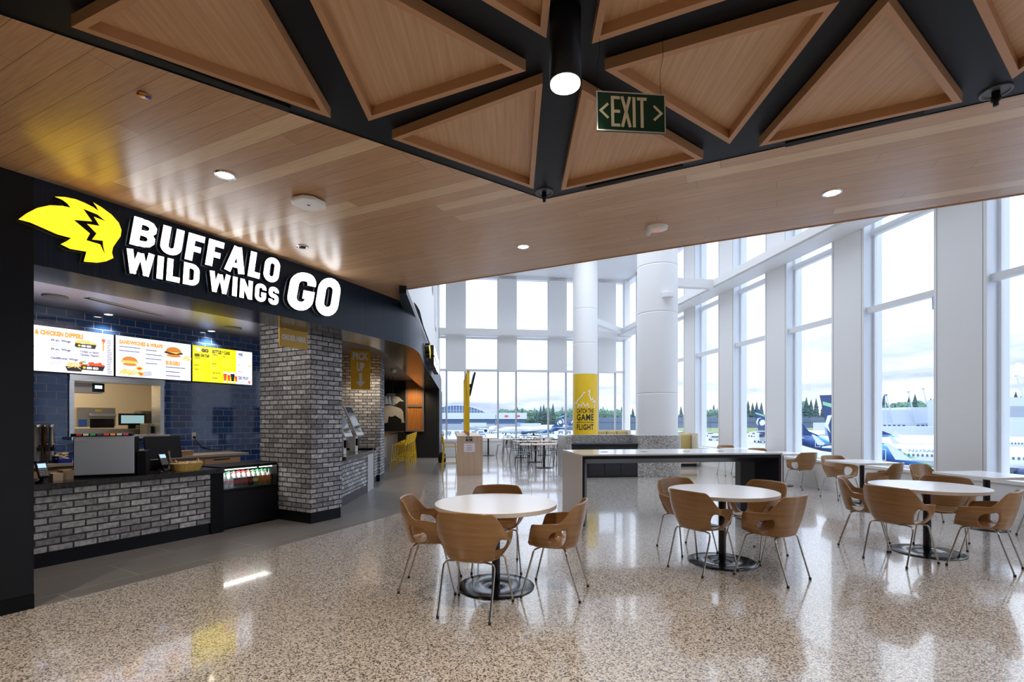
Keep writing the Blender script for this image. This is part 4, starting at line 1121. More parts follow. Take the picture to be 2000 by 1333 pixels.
def bin_(x0, x1, vt, lab, filler, ln):
    tt = 1.85; sa, zt = SP(x0, vt, tt); sb = SP(x1, vt, tt)[0]; wd2 = (sb - sa) / 2
    t = thing('storage_bin', lab, 'bin', S((sa + sb) / 2, tt, BZ), SRZ); hh = max(.09, zt - BZ)
    mb = MB(); mb.box(-wd2, wd2, -.08, -.07, 0, hh * .6); mb.box(-wd2, wd2, .1, .11, 0, hh); mb.box(-wd2, -wd2 + .01, -.08, .11, 0, hh); mb.box(wd2 - .01, wd2, -.08, .11, 0, hh); mb.box(-wd2, wd2, -.08, .11, 0, .01)
    mb.build('tub', mat('blue_plastic', (.008, .03, .35), .35), t)
    mp_ = None
    for k in range(ln):
        q = S((sa + sb) / 2 + random.uniform(-.75, .75) * wd2, tt + random.uniform(-.04, .08), BZ + hh * .62 + .022 * (k // 5))
        if mp_ is None:
            mb = MB(); mb.cbox((0, 0, 0), .07, .035, .012); mp_ = tag(mb.build('condiment_packet', filler, loc=q, rz=.3), 'paper packet heaped in ' + lab.split(' by ')[0].replace('blue storage bin', 'the blue bin'), 'packet', 'packets heaped in ' + lab)
            mp_['label'] = 'small paper packet heaped in the bin ' + ('next to the urns' if x0 < 200 else 'behind the till')
        else:
            o = dup(mp_, q, random.uniform(0, 3)); o.rotation_euler.x = random.uniform(-.5, .5)
bin_(109, 136, 893, 'blue storage bin of paper packets beside the steel urns', mat('packet_cream', (.70, .58, .42), .6), 18)
bin_(282, 332, 885, 'blue storage bin behind the till monitor', mat('packet_white', (.75, .7, .65), .6), 14)
mb = MB(); 
s_, z_ = SP(358, 890, 1.85)
blk = None
for k in range(3):
    q = S(s_ + .01 * k, 1.85, BZ + .028 * k)
    if blk is None: mb = MB(); mb.box(-.11, .11, -.07, .07, 0, .026); blk = tag(mb.build('serving_board', mat('board_wood', (.34, .19, .09), .5), loc=q, rz=SRZ, bevel=.003), 'small wooden board stacked on the back counter by the monitor', 'board', 'stacked boards on the back counter')
    else: dup(blk, q, SRZ + .06 * k)
s_, z_ = SP(283, 889, 1.7)
t = thing('cup_carton', 'white carton with red print in front of the blue bin', 'carton', S(s_, 1.78, BZ), SRZ)
mb = MB(); mb.box(-.06, .06, -.03, .03, 0, .13); mb.build('carton_body', mat('carton_white', (.7, .66, .62), .6), t); mb = MB(); mb.box(-.05, .05, -.032, -.03, .03, .06); mb.build('print_band', mat('print_red', (.5, .05, .03), .6), t)
# socket and flex on the tiles
s_, z_ = SP(378.5, 852, TW)
t = thing('wall_socket', 'steel wall socket on the blue tiles with black plug and cable', 'socket', S(s_, TW, z_), SRZ)
mb = MB(); mb.box(-.035, .035, -.008, 0, -.06, .06); mb.build('plate', mat('plate_grey', (.5, .48, .45), .4), t, .003)
mb = MB(); mb.box(-.018, .018, -.035, -.008, -.045, -.005); pl_ = mb.build('plug', M_black, t, .003)
e_ = SP(430, 884, TW - .02)
mb = MB(); pts = [(0, -.03, -.04), (.02, -.05, -.1), (.09, -.04, -.17), (.19, -.03, -.225), (.32, -.03, -.255), (.45, -.04, -.262)]
mb.tube(catmull(pts, 5), .007, 8); mb.build('cable', M_black, t)
# cardboard cartons under the dispenser
for x, v, w2, h2, lab in ((112, 933, .11, .075, 'low printed carton on the counter beside the card reader'), (129, 930, .09, .10, 'brown cardboard box on the counter beside the dispenser')):
    s_, z_ = SP(x, v, .3); mb = MB(); mb.box(-w2 / 2, w2 / 2, -.06, .06, 0, h2); tag(mb.build('carton', mat('card_%d' % v, (.42, .31, .2) if v == 933 else (.24, .16, .09), .6), loc=S(s_, .3, CT), rz=SRZ), lab, 'carton')

# ------------------------------------------------------------ brick pillars
P1 = Vector((-2.861, 6.989, 0))
def corner_pillar(P, d, m, la, lb, name, lab, z=ZK):
    t = thing(name, lab, 'pillar', P, math.atan2(d.y, d.x))
    mb = MB(); mb.box(0, la, 0, lb, .16, z + .02); mb.build('brickwork', M_brick, t)
    mb = MB(); mb.box(.015, la - .015, .012, lb, 0, .16); mb.build('base', M_black, t)
    return t
corner_pillar(P1, SD, SM, .565, 1.15, 'brick_pillar', 'big whitewashed brick pillar between the drinks cooler and ordering kiosks')
A2 = Vector((-.109, .994, 0)); B2 = Vector((-.994, -.109, 0))
P2_ = Vector((-3.19, 11.9, 0))
corner_pillar(P2_, A2, B2, .66, 1.75, 'brick_pillar', 'brick pillar behind the pick up sign')
# hanging signs
M_sgy = mat('sign_amber', (.66, .42, .06), .5); M_sgo = mat('sign_orange', (.80, .40, .01), .5); M_sgw = mat('sign_letter_grey', (.82, .78, .76), .5)
a = AT(544.9, 640.3, 6.50); b = AT(600, 650, 6.87)
d_ = (b - a).to_2d(); rz = math.atan2(d_.y, d_.x); wd2 = d_.length
t = thing('hanging_sign', 'amber order here sign hanging under the dark soffit by the big pillar', 'sign', (a.x, a.y, ZF - .245), rz)
mb = MB(); mb.box(0, wd2, -.006, .006, 0, .243); mb.build('board', M_sgy, t)
mb = MB(); put_text(mb, 'ORDER HERE', lambda x, z: (x, -.008, z), bold=.05, fit=(.035, wd2 - .03, .095, .17)); mb.build('lettering', M_sgw, t)
a = AT(685, 697, 10.9); b = AT(723.4, 697, 11.02)
rz = math.atan2(b.y - a.y, b.x - a.x); wd2 = (b - a).to_2d().length
zb = AT(700, 761.2, 10.96).z
t = thing('hanging_sign', 'orange pick up sign with a down arrow hanging before the far brick pillar', 'sign', (a.x, a.y, zb), rz)
hh = ZK - zb
mb = MB(); mb.box(0, wd2, -.006, .006, 0, hh); mb.build('board', M_sgo, t)
mb = MB(); put_text(mb, 'PICK', lambda x, z: (x, -.008, z), bold=.05, fit=(.04, wd2 - .04, hh * .75, hh * .95)); put_text(mb, 'UP', lambda x, z: (x, -.008, z), bold=.05, fit=(.13, wd2 - .13, hh * .46, hh * .69))
cx = wd2 / 2; mb.poly([(cx - .03, hh * .42), (cx - .03, hh * .20), (cx - .095, hh * .20), (cx, hh * .06), (cx + .095, hh * .20), (cx + .03, hh * .20), (cx + .03, hh * .42)], lambda x, z: (x, -.008, z)); mb.build('lettering', M_sgw, t)

# ------------------------------------------------------------ ordering counter with two kiosks
Q0 = Vector((-2.90, 8.40, 0)); Q1 = Vector((-2.955, 10.07, 0)); dq = (Q1 - Q0).normalized(); rq = math.atan2(dq.y, dq.x); lq = (Q1 - Q0).length
t = thing('ordering_counter', 'low brick-fronted counter holding two ordering kiosks', 'counter', Q0, rq)
mb = MB(); mb.box(-.1, lq, 0, .1, .17, .80); mb.box(lq - .1, lq, 0, .9, .17, .8); mb.build('brick_front', M_brick, t)
mb = MB(); mb.box(-.1, lq - .02, .015, .9, 0, .17); mb.build('toe_kick', mat('dark_toe', (.02, .022, .028), .4), t)
mb = MB(); mb.box(-.12, lq + .06, -.10, .95, .80, .86); mb.build('countertop', M_brown, t, .004)
mb = MB(); mb.box(.0, .5, 0, .05, .0, .83); tag(mb.build('swing_gate', mat('gate_grey', (.42, .42, .43), .5), loc=Q1 + dq * .1 + Vector((-.03, 0, 0)), rz=rq), 'grey panel gate between the two brick counters', 'gate')
mb = MB(); mb.box(0, .12, -.02, .5, 0, .86); tag(mb.build('gate_post', M_black, loc=Vector((-3.11, 10.93, 0)), rz=rq), 'black post panel at the end of the grey gate', 'post')
t = thing('pickup_counter', 'short brick-fronted pick up counter against the far pillar', 'counter', (-3.16, 11.1, 0), math.atan2(.994, -.109))
mb = MB(); mb.box(0, .74, 0, .55, .17, .80); mb.build('brick_front', M_brick, t); mb = MB(); mb.box(0, .74, .02, .55, 0, .17); mb.build('toe_kick', M_black, t); mb = MB(); mb.box(.0, .74, -.08, .6, .80, .86); mb.build('countertop', M_brown, t, .004)
def kiosk(x, y, lab):
    t = thing('ordering_kiosk', lab, 'kiosk', (x, y, .86), math.atan2(.994, -.109) - .15)
    mb = MB(); mb.box(-.07, .07, -.02, .10, 0, .38); mb.build('pedestal', mat('kiosk_white', (.66, .66, .66), .35), t, .008)
    M = Matrix.Translation((0, .0, .52)) @ Matrix.Rotation(-.42, 4, 'X')
    mb = MB(); mb.box(-.19, .19, -.01, .035, -.22, .42, 0, M); hd = mb.build('screen_housing', mat('kiosk_white', (.66, .66, .66), .35), t, .008)
    mb = MB(); mb.box(-.165, .165, -.013, -.010, -.15, .39, 0, M); mb.build('touch_screen', mat('dark_touch', (.05, .07, .08), .06), hd)
    mb = MB(); mb.box(-.06, .06, -.06, .0, .12, .26); mb.build('card_slot', M_black, t, .005)
kiosk(-3.06, 8.95, 'white tilted ordering kiosk on the low brick counter, partly behind the pillar')
kiosk(-3.10, 9.75, 'taller-looking white tilted ordering kiosk near the grey gate')

# ------------------------------------------------------------ bar zone
M_dkwall = mat('near_black_wall', (.010, .010, .012), .45)
YE = 19.45
mb = MB()
mb.quad((-7, YE, 0), (-2.88, YE, 0), (-2.88, YE, ZF + .02), (-7, YE, ZF + .02)); mb.quad((-7, YE, ZF), (-3.4, YE, ZF), (-3.4, YE, ZK), (-7, YE, ZK))
mb.quad((-2.88, YE, 0), (-3.05, 21.45, 0), (-3.05, 21.45, ZF), (-2.88, YE, ZF))
struct(mb.build('wall_end', M_dkwall))
mb = MB(); mb.quad((-6.6, 12.3, 0), (-6.6, YE, 0), (-6.6, YE, ZK), (-6.6, 12.3, ZK)); mb.quad((-8, 12.4, 0), (-4.4, 12.4, 0), (-4.4, 12.4, ZK), (-8, 12.4, ZK))
mb.quad((-8.0, 11.0, 0), (-5.0, 11.0, 0), (-5.0, 11.0, ZK), (-8, 11.0, ZK))
struct(mb.build('wall_bar', mat('brown_wall', (.05, .035, .025), .5)))
t = thing('bar_counter', 'long dark bar counter behind the yellow bar stools', 'counter', (-3.62, 12.75, 0), math.atan2(.994, -.109))
mb = MB(); mb.box(0, 6.2, .1, .7, 0, 1.03); mb.build('front', mat('bar_front', (.16, .13, .11), .5), t); mb = MB(); mb.box(-.0, 6.3, -.12, .75, 1.03, 1.08); mb.build('countertop', M_brown, t, .004)
mb = MB(); mb.box(1.2, 3.2, .09, .1, .3, .98); mb.build('front_panel', mat('bar_panel', (.30, .27, .24), .4), t)
# silver buffalo on the black end wall
def EW(x, v): p = AT(x, v, YE - .02); return (p.x, p.z)
cr_ = lambda P: [EW(640 + x / 3.705, 600 + v / 3.705) for x, v in P]
t = thing('wall_emblem', 'silver running buffalo mural on the black end wall', 'mural', (0, 0, 0))
mb = MB()
for P in ([(415, 645), (432, 628), (470, 625), (500, 630), (478, 640), (515, 652), (552, 685), (520, 683), (500, 702), (470, 690), (450, 705), (430, 700), (400, 690), (380, 660)],
          [(380, 712), (412, 715), (450, 712), (500, 724), (530, 737), (546, 760), (549, 800), (556, 838), (536, 838), (534, 815), (510, 800), (490, 785), (465, 795), (440, 792), (434, 838), (412, 842), (380, 830)]):
    P2 = cr_(P); mb.poly(P2, lambda x, z: (x, YE - .03, z))
    n = len(P2); mb.add([(x, YE - .03, z) for x, z in P2] + [(x, YE, z) for x, z in P2], [(i, (i + 1) % n, n + (i + 1) % n, n + i) for i in range(n)])
mb.build('silhouette', mat('silver_paint', (.55, .55, .54), .4, .3), t)
# timber niche on the end wall
x0, z1 = EW(793, 743.5); x1, z0 = EW(828.5, 843.5)
t = thing('display_niche', 'lit timber display niche with two shelves beside the buffalo mural', 'niche', ((x0 + x1) / 2, YE, z0), 0)
w2 = (x1 - x0) / 2; hh = z1 - z0; f_ = .07
mb = MB(); mb.box(-w2, w2, -.10, -.02, 0, f_); mb.box(-w2, w2, -.10, -.02, hh - f_, hh); mb.box(-w2, -w2 + f_, -.10, -.02, f_, hh - f_); mb.box(w2 - f_, w2, -.10, -.02, f_, hh - f_); mb.box(-w2 + f_, w2 - f_, -.09, -.02, hh * .48, hh * .53); mb.build('frame', mat('niche_frame', (.20, .15, .12), .4), t)
mb = MB(); mb.box(-w2 + f_, w2 - f_, -.035, -.02, f_, hh - f_); mb.build('back_board', grain_mat('orange_ply', (.40, .13, .02), (.55, .22, .05), .45, (20, 2, 1)), t)
# orange sheet standing in for the glossy reflection over the niche
mb = MB(); xx0, zz1 = EW(798, 690); mb.box(x0 + .05, -3.3, YE - .06, YE - .01, z1 + .12, ZF + .32); tag(mb.build('niche_reflection', mat('orange_ply', (.4, .13, .02), .45)), 'orange sheet painted as the reflection above the display niche', 'panel')
spot('niche_lamp', (-3.9, YE - 1.1, ZK - .08), 60, (1, .75, .45), 100, .6, .05, (.5, 0, 0))
for i, (x, v) in enumerate(((752.5, 790), (759, 790), (766.5, 792))):
    p = AT(x, v, 16.6 + i * .25)
    t = thing('pendant_lamp', ['small white bell pendant half hidden by the brick pillar', 'small white bell pendant, middle of three over the bar', 'small white bell pendant closest to the buffalo mural'][i], 'pendant lamp', p)
    mb = MB(); mb.lathe([(.05, .26), (.06, .2), (.10, .0), (.095, .0), (.05, .2)], n=20); mb.build('shade', mat('pendant_grey', (.62, .62, .6), .35), t)
    mb = MB(); mb.tube([(0, 0, .26), (0, 0, ZK - p.z)], .006, 6); mb.build('cord', M_black, t)
    mb = MB(); mb.lathe([(0, .03), (.03, .05), (.03, .08), (0, .1)], n=12); mb.build('bulb', emis('bulb_warm', (1, .85, .6), 12), t)
    spot('pendant_light', p + Vector((0, 0, -.02)), 14, (1, .85, .62), 120, .6, .05)
p = AT(768.5, 742, 15.0)
mb = MB(); mb.lathe([(0, -.07), (.07, -.05), (.08, 0), (.08, .04)], n=20); tag(mb.build('dome_camera', M_white, loc=(p.x, p.y, ZK - .04)), 'white dome camera on the kiosk ceiling over the bar', 'camera')
# ================================================================== FURNITURE
M_chair = grain_mat('chair_plywood', (.27, .130, .042), (.37, .195, .072), .3, (2.2, 38, 1), .35)
M_foot = mat('black_rubber', (.01, .01, .01), .6)
M_ttop = mat('table_white', (.88, .87, .88), .2, spec=.6)
M_tedge = mat('table_edge', (.74, .66, .60), .4)
M_tbase = mat('table_base_black', (.008, .009, .012), .17, .0, .5)

def shell_mesh():
    """wrap-around plywood seat: x sideways, y towards the front, z up"""
    NT, NW = 84, 26
    def superc(t, hw, back, front, p=2.6):
        # t in -1..1 runs from the front at one side round the back to the front at the other
        a = math.pi * 1.5 + t * math.pi * .80
        c, s2 = math.cos(a), math.sin(a)
        rr = (abs(c) ** p + abs(s2) ** p) ** (-1 / p)
        y = rr * s2; L_ = back if y < 0 else front
        return hw * rr * c, y * L_
    def sm(a, b, x): x = max(0, min(1, (x - a) / (b - a))); return x * x * (3 - 2 * x)
    def top(t):
        q = abs(t)
        z = .800 - .008 * (q / .3) ** 2 if q < .3 else .800 - .008 - .150 * sm(.28, .50, q) - .02 * sm(.5, .9, q)
        if q > .86: z -= .165 * sm(.86, 1.0, q) ** 1.2
        return z
    def P(t, w):
        zb = .425; zt = top(t)
        # radial growth: tight at the seat, wide at the arms
        e = math.sin(min(1, w * 1.15) * math.pi / 2)
        q = abs(t)
        hw = .195 + (.275 - .195) * e + .012 * w; bk = .185 + (.235 - .185) * e + .035 * w * w; fr = .20 + .015 * e
        x, y = superc(t, hw, bk, fr)
        waist = (1 - sm(.0, .55, w)) * .0
        z = zb + (zt - zb) * (w ** 1.15)
        return Vector((x, y, z))
    V = []; F_ = []
    for j in range(NW + 1):
        for i in range(NT + 1):
            V.append([-1 + 2 * i / NT, j / NW])
    # oval openings low at both back corners
    def rho(t, w): return min(math.hypot((t - c) / .128, (w - .385) / .36) for c in (-.495, .495)), (-.495 if t < 0 else .495)
    keep = {}
    for j in range(NW):
        for i in range(NT):
            ids = [j * (NT + 1) + i, j * (NT + 1) + i + 1, (j + 1) * (NT + 1) + i + 1, (j + 1) * (NT + 1) + i]
            ct = sum(V[k][0] for k in ids) / 4; cw_ = sum(V[k][1] for k in ids) / 4
            if rho(ct, cw_)[0] >= 1: F_.append(ids)
            else: keep[(i, j)] = ids
    used = set(k for f in F_ for k in f); holev = set(k for f in keep.values() for k in f)
    for k in used & holev:
        r_, c = rho(*V[k])
        V[k] = [c + (V[k][0] - c) / r_, .385 + (V[k][1] - .385) / r_]
    pts = [P(*v) for v in V]
    # seat pan
    nb = NT + 1; base = list(range(nb)); o = len(pts)
    rings = 5; cx, cy_ = 0, .03
    for r in range(1, rings + 1):
        k = 1 - r / rings
        for i in range(nb):
            p = P(-1 + 2 * i / NT, 0); kk = k
            pts.append(Vector((p.x * kk, cy_ + (p.y - cy_) * kk, .425 - .012 * math.sin(min(1, r / rings * 2) * math.pi / 2))))
    for r in range(rings):
        for i in range(NT):
            a = (0 if r == 0 else o + (r - 1) * nb) + i; b = o + r * nb + i
            F_.append([a, b, b + 1, a + 1])
    # front lip of the seat between the two ends
    i0, i1 = pts[0], pts[NT]
    o2 = len(pts); n2 = 10
    for k in range(n2 + 1):
        q = k / n2; x = i0.x + (i1.x - i0.x) * q; y = i0.y + .055 * math.sin(math.pi * q) ** .6
        pts.append(Vector((x, y, .418 - .012 * math.sin(math.pi * q))))
    o3 = len(pts); pts.append(Vector((0, cy_, .413)))
    for k in range(n2): F_.append([o3, o2 + k + 1, o2 + k] if True else [])
    return pts, F_
sv, sf = shell_mesh()
def make_chair(lab):
    t = thing('shell_armchair', lab, 'chair', (0, 0, 0), 0, None)
    mb = MB(); mb.add(sv, sf, 0, True)
    sh = mb.build('shell_seat', M_chair, t)
    uvl = sh.data.uv_layers[0].data
    for li in range(len(uvl)):
        c = sh.data.vertices[sh.data.loops[li].vertex_index].co
        a = math.atan2(c.x, -c.y - .0001)
        uvl[li].uv = (a * .25 if c.z > .45 else c.x, c.z if c.z > .45 else c.y)
    so = sh.modifiers.new('thick', 'SOLIDIFY'); so.thickness = .011; so.offset = 0
    mb = MB(); mb.box(-.10, .10, -.13, .15, .398, .410); mb.build('seat_plate', M_chrome, t)
    for sx in (-1, 1):
        for sy in (-1, 1):
            f = Vector((sx * (.205 if sy < 0 else .237), -.25 if sy < 0 else .235, .012))
            kx = sx * .198
            pts = [(sx * .06, sy * .085, .402), (sx * .16, sy * .12, .402), (kx * .96, sy * .13, .398), (kx * 1.02, sy * .14, .378), (kx * 1.035, sy * .148, .345), f]
            mb = MB(); mb.tube(pts, .0085, 8); lg = mb.build('leg', M_chrome, t)
            mb = MB(); mb.lathe([(.011, 0), (.012, .022), (0, .022)], (f.x, f.y, 0), 10); mb.build('rubber_foot', M_foot, lg)
    return t
chair0 = make_chair('')
TREE = {}
for o in bpy.data.objects:
    if o.parent: TREE.setdefault(o.parent, []).append(o)
used0 = [False]
def chair(x, y, fx, fy, lab):
    rz = math.atan2(-fx, fy)
    if not used0[0]: used0[0] = True; c = chair0
    else: c = copy_tree(chair0, None, TREE)
    c.location = (x, y, 0); c.rotation_euler.z = rz; c['label'] = lab
    c['group'] = 'plywood armchairs'
    return c
def round_table(x, y, lab):
    t = thing('round_table', lab, 'table', (x, y, 0), 0, 'round white tables')
    mb = MB(); mb.lathe([(0, .7455), (.538, .7455), (.540, .744)], n=72, smooth=False); mb.lathe([(.540, .744), (.540, .712), (.536, .709), (0, .709)], n=72, m=1, smooth=False); mb.build('tabletop', [M_ttop, M_tedge], t)
    mb = MB(); mb.lathe([(.037, .02), (.037, .69)], n=24); mb.cbox((0, 0, .70), .34, .06, .018); mb.cbox((0, 0, .70), .06, .34, .018); mb.build('pedestal', M_tbase, t)
    mb = MB(); mb.lathe([(.342, 0), (.342, .006), (.334, .011), (.135, .015), (.120, .008), (.09, .005), (.06, .02), (0, .02)], n=64); mb.build('base_disc', M_tbase, t)
    return t
T1, T2, T3 = (-.143, 4.377), (2.196, 5.134), (4.653, 5.51)
round_table(*T1, 'round white table between the shop front and the black-legged bar table')
round_table(*T2, 'round white table right in front of the long white bar table')
round_table(*T3, 'round white table beside the square tables along the windows')
chair(-.286, 3.84, .139, .47, 'plywood armchair with its back to the viewer at the round table closest to the shop')
chair(-.715, 4.39, 1, .0, 'plywood armchair on the shop side of the round table closest to the shop')
chair(.372, 4.235, -.557, .18, 'plywood armchair on the window side of the round table closest to the shop')
chair(-.15, 4.94, .0, -1, 'plywood armchair behind the round table closest to the shop, mostly hidden by its top')
chair(1.89, 4.90, .40, .24, 'plywood armchair, back to the viewer, at the round table before the bar table')
chair(2.45, 4.64, -.305, .436, 'plywood armchair angled at the front of the round table before the bar table, window side')
chair(1.98, 5.60, .22, -.62, 'plywood armchair half hidden behind the round table before the bar table, toward the column')
chair(2.68, 5.42, -.88, -.42, 'plywood armchair behind the round table before the bar table, by the black bar leg')
chair(4.07, 5.17, .51, .22, 'plywood armchair with its back to the viewer at the round table beside the windows')
chair(4.18, 5.82, .60, -.45, 'plywood armchair facing the windows at the far shop-side edge of the window-side round table')
chair(4.75, 4.95, -.37, .50, 'plywood armchair at the frame edge, angled at the round table beside the windows')
chair(5.13, 5.85, -.70, -.62, 'plywood armchair behind the window-side round table, its back nearest the square tables')
# square tables along the window wall
aw = -math.atan(.125)
def sq_table(x, y, lab, sz=.80):
    t = thing('square_table', lab, 'table', (x, y, 0), math.atan(.125), 'square white tables at the windows')
    mb = MB(); mb.box(-sz / 2, sz / 2, -sz / 2, sz / 2, .712, .745); mb.build('tabletop', M_ttop, t, .003)
    mb = MB(); mb.lathe([(.037, .02), (.037, .70)], n=20); mb.cbox((0, 0, .70), .3, .05, .018); mb.build('pedestal', M_tbase, t)
    mb = MB(); mb.lathe([(.235, 0), (.235, .008), (.08, .014), (0, .014)], n=48); mb.build('base_disc', M_tbase, t)
sq_table(6.47, 6.70, 'square white table cut by the frame edge, next to the widest window pillar')
sq_table(6.28, 8.82, 'square white table at the window showing the plane with windows row')
sq_table(6.12, 11.15, 'square white table just past the end of the black-legged bar table')
sq_table(6.0, 12.8, 'square white table seen under the bar table top, deepest along the windows')
chair(6.22, 9.32, .12, -1, 'plywood armchair on the far side of the square table before the plane window')
chair(6.12, 8.12, -.55, .75, 'plywood armchair on the near side of the square table before the plane window')
chair(6.38, 7.42, .35, -.9, 'plywood armchair on the far side of the square table at the frame edge')
chair(6.78, 6.15, -.2, 1, 'plywood armchair at the frame edge under the last square table, only a leg shows')
chair(6.28, 10.68, -.25, 1, 'pale-lit plywood armchair right beside the black end of the bar table')
chair(6.02, 11.85, .1, -1, 'plywood armchair with only its top edge over the bar tabletop near its end')
chair(5.90, 13.35, .1, -1, 'plywood armchair at the deepest square table, framed under the bar tabletop')

# ------------------------------------------------------------ long bar table
ang = math.atan(.125)
t = thing('bar_table', 'long white waterfall bar table with black inner legs and underside', 'table', (.955, 6.815, 0), ang)
BL, BW, BH, SL = 3.03, 1.13, 1.003, .022
mb = MB(); mb.box(0, BL, 0, BW, BH - SL, BH); mb.build('tabletop', mat('bar_quartz', (.80, .76, .74), .12), t, .002)
for a, b in ((0, SL), (BL - SL, BL)):
    mb = MB(); mb.box(a, b, 0, BW, 0, BH - SL); mb.build('side_slab', mat('bar_slab', (.66, .60, .55), .3), t, .002)
mb = MB()
leg_p = [(SL, .012), (SL + .035, .012), (SL + .17, .38), (SL + .17, BW - .38), (SL + .035, BW - .012), (SL, BW - .012)]
M_blk2 = mat('bar_black', (.010, .012, .018), .4, spec=.25)
mb.prism(leg_p, 0, BH - SL); mb.build('leg', M_blk2, t)
mb = MB(); mb.prism([(BL - x, y) for x, y in leg_p], 0, BH - SL); mb.build('leg', M_blk2, t)
mb = MB(); Mx = Matrix.Rotation(math.pi / 2, 4, 'Z') @ Matrix.Rotation(math.pi / 2, 4, 'X')
mb.prism([(.012, BH - SL), (.012, BH - SL - .045), (.30, BH - SL - .13), (BW - .30, BH - SL - .13), (BW - .012, BH - SL - .045), (BW - .012, BH - SL)], SL + .03, BL - SL - .03, 0, Matrix(((0, 0, 1, 0), (1, 0, 0, 0), (0, 1, 0, 0), (0, 0, 0, 1))))
mb.build('apron', M_blk2, t)
for x in (.50, 1.12, 1.80, 2.36):
    mb = MB(); mb.lathe([(.055, 0), (.055, .0025), (.045, .003), (0, .003)], (x, .52, BH), 24); mb.build('charging_disc', mat('disc_grey', (.10, .08, .075), .35), t)

# ------------------------------------------------------------ terrazzo station
def st(x, v): return U(x, v, 0)
t = thing('terrazzo_station', 'grey terrazzo low wall with black cupboards, joined to the drum of the wide column', 'counter', (1.36, 12.48, 0), 0)
HW = 1.085
def ww(pts, z0, z1, nm, m_, b=0): mb = MB(); mb.prism([(x - 1.36, y - 12.48) for x, y in pts], z0, z1); return mb.build(nm, m_, t, b)
ww([(1.36, 12.48), (1.26, 13.6), (1.42, 13.62), (1.52, 12.50)], 0, HW, 'end_wall', M_terr2, .01)
ww([(1.42, 13.35), (1.40, 13.60), (3.3, 13.84), (3.33, 13.58)], 0, HW, 'back_wall', M_terr2, .01)
# curved drum round the column
dr = []
for k in range(25):
    a = math.radians(-118 + k * (205) / 24); dr.append((3.96 + .60 * math.cos(a), 13.36 + .60 * math.sin(a)))
dr += [(3.3, 13.84), (3.3, 13.5), (3.28, 12.83)]
ww(dr, 0, HW, 'drum', M_terr2, .01)
ww([(1.53, 12.66), (3.27, 12.86), (3.2, 13.42), (1.50, 13.33)], .02, .83, 'cupboard', mat('cupboard_black', (.010, .010, .016), .35))
ww([(1.50, 12.60), (3.29, 12.80), (3.2, 13.43), (1.47, 13.34)], .83, .87, 'worktop', M_blk2)
for k in range(4):
    a0 = Vector((1.53, 12.655)); a1 = Vector((3.27, 12.855)); p = a0 + (a1 - a0) * (k + .02) / 4; q = a0 + (a1 - a0) * (k + .98) / 4
    ww([(p.x, p.y), (q.x, q.y), (q.x - .0, q.y - .014), (p.x, p.y - .014)], .05, .80, 'door', mat('cupboard_black', (.01, .01, .016), .35))
for k in range(3):
    mb = MB(); mb.lathe([(.12, 0), (.12, .006), (.10, .008), (0, .003)], (2.0 - 1.36 + k * .42, 13.02 - 12.48 + k * .05, .87), 20); mb.build('drop_hole', mat('hole_rim', (.06, .07, .09), .3), t)

# ------------------------------------------------------------ mustard bench
M_must = noisy('mustard_fabric', (.46, .34, .10), (.62, .49, .20), 90, .85)
M_pale = mat('bench_wood', (.66, .48, .33), .5); M_panel = mat('bench_panel', (.74, .70, .64), .5)
def bench(x, y, rz, L_, n, lab, hi=1.07):
    t = thing('banquette_bench', lab, 'bench', (x, y, 0), rz)
    mb = MB(); mb.box(-L_, 0, .02, .55, 0, .10); mb.build('plinth', M_blk2, t)
    mb = MB(); mb.box(-L_, 0, 0, .6, .10, .24); mb.build('base', M_pale, t)
    mb = MB(); mb.box(-L_, 0, -.03, .6, .24, .30); mb.build('seat_board', M_blk2, t)
    for k in range(n):
        mb = MB(); mb.box(-L_ + k * L_ / n + .012, -L_ + (k + 1) * L_ / n - .012, 0, .5, .30, .46); mb.build('seat_cushion', M_must, t, .04)
        mb = MB(); mb.box(-L_ + k * L_ / n + .012, -L_ + (k + 1) * L_ / n - .012, .34, .5, .50, hi - .03); mb.build('back_cushion', M_must, t, .045)
    mb = MB(); mb.box(-L_, 0, .5, .56, .1, hi); mb.build('back_panel', M_panel, t)
    mb = MB(); mb.box(-.0, .035, -.03, .58, .1, hi); mb.build('end_panel', M_panel, t)
bench(5.93, 15.75, math.atan(.125), 1.75, 3, 'mustard upholstered bench with pale end panel beside the window wall')
bench(4.95, 20.6, math.atan(.125), 1.8, 4, 'low-set mustard bench seen in the gap between the two columns', 1.07)

# ------------------------------------------------------------ high communal counter with yellow posts
t = thing('communal_counter', 'timber-ended high counter with two notices on its end panel', 'counter', (-1.475, 13.16, 0), ang)
mb = MB(); mb.box(0, .69, 0, .09, 0, 1.058); ep = mb.build('end_panel', plank_mat('pale_timber', [(.46, .31, .21), (.55, .39, .28), (.50, .34, .24), (.60, .45, .33)], math.pi / 2, .11, 3.5, .45), t)
ep.data.materials.clear(); ep.data.materials.append(grain_mat('pale_ply', (.50, .34, .235), (.60, .44, .32), .45, (14, .8, 1), .1))
mb = MB(); mb.box(0, .69, .09, 3.9, 1.01, 1.058); mb.build('countertop', M_pale, t)
mb = MB(); mb.box(.2, .5, 3.6, 3.7, 0, 1.01); mb.build('far_leg', M_pale, t)
mb = MB(); mb.box(.24, .41, -.004, 0, .92, 1.03); nb = mb.build('black_plate', M_ink, t)
mb = MB()
put_text(mb, 'RESERVED', lambda x, z: (x, -.006, z), bold=.03, fit=(.255, .395, .985, 1.01)); put_text(mb, 'SEATING', lambda x, z: (x, -.006, z), bold=.03, fit=(.285, .365, .94, .96)); mb.build('plate_text', M_white, nb)
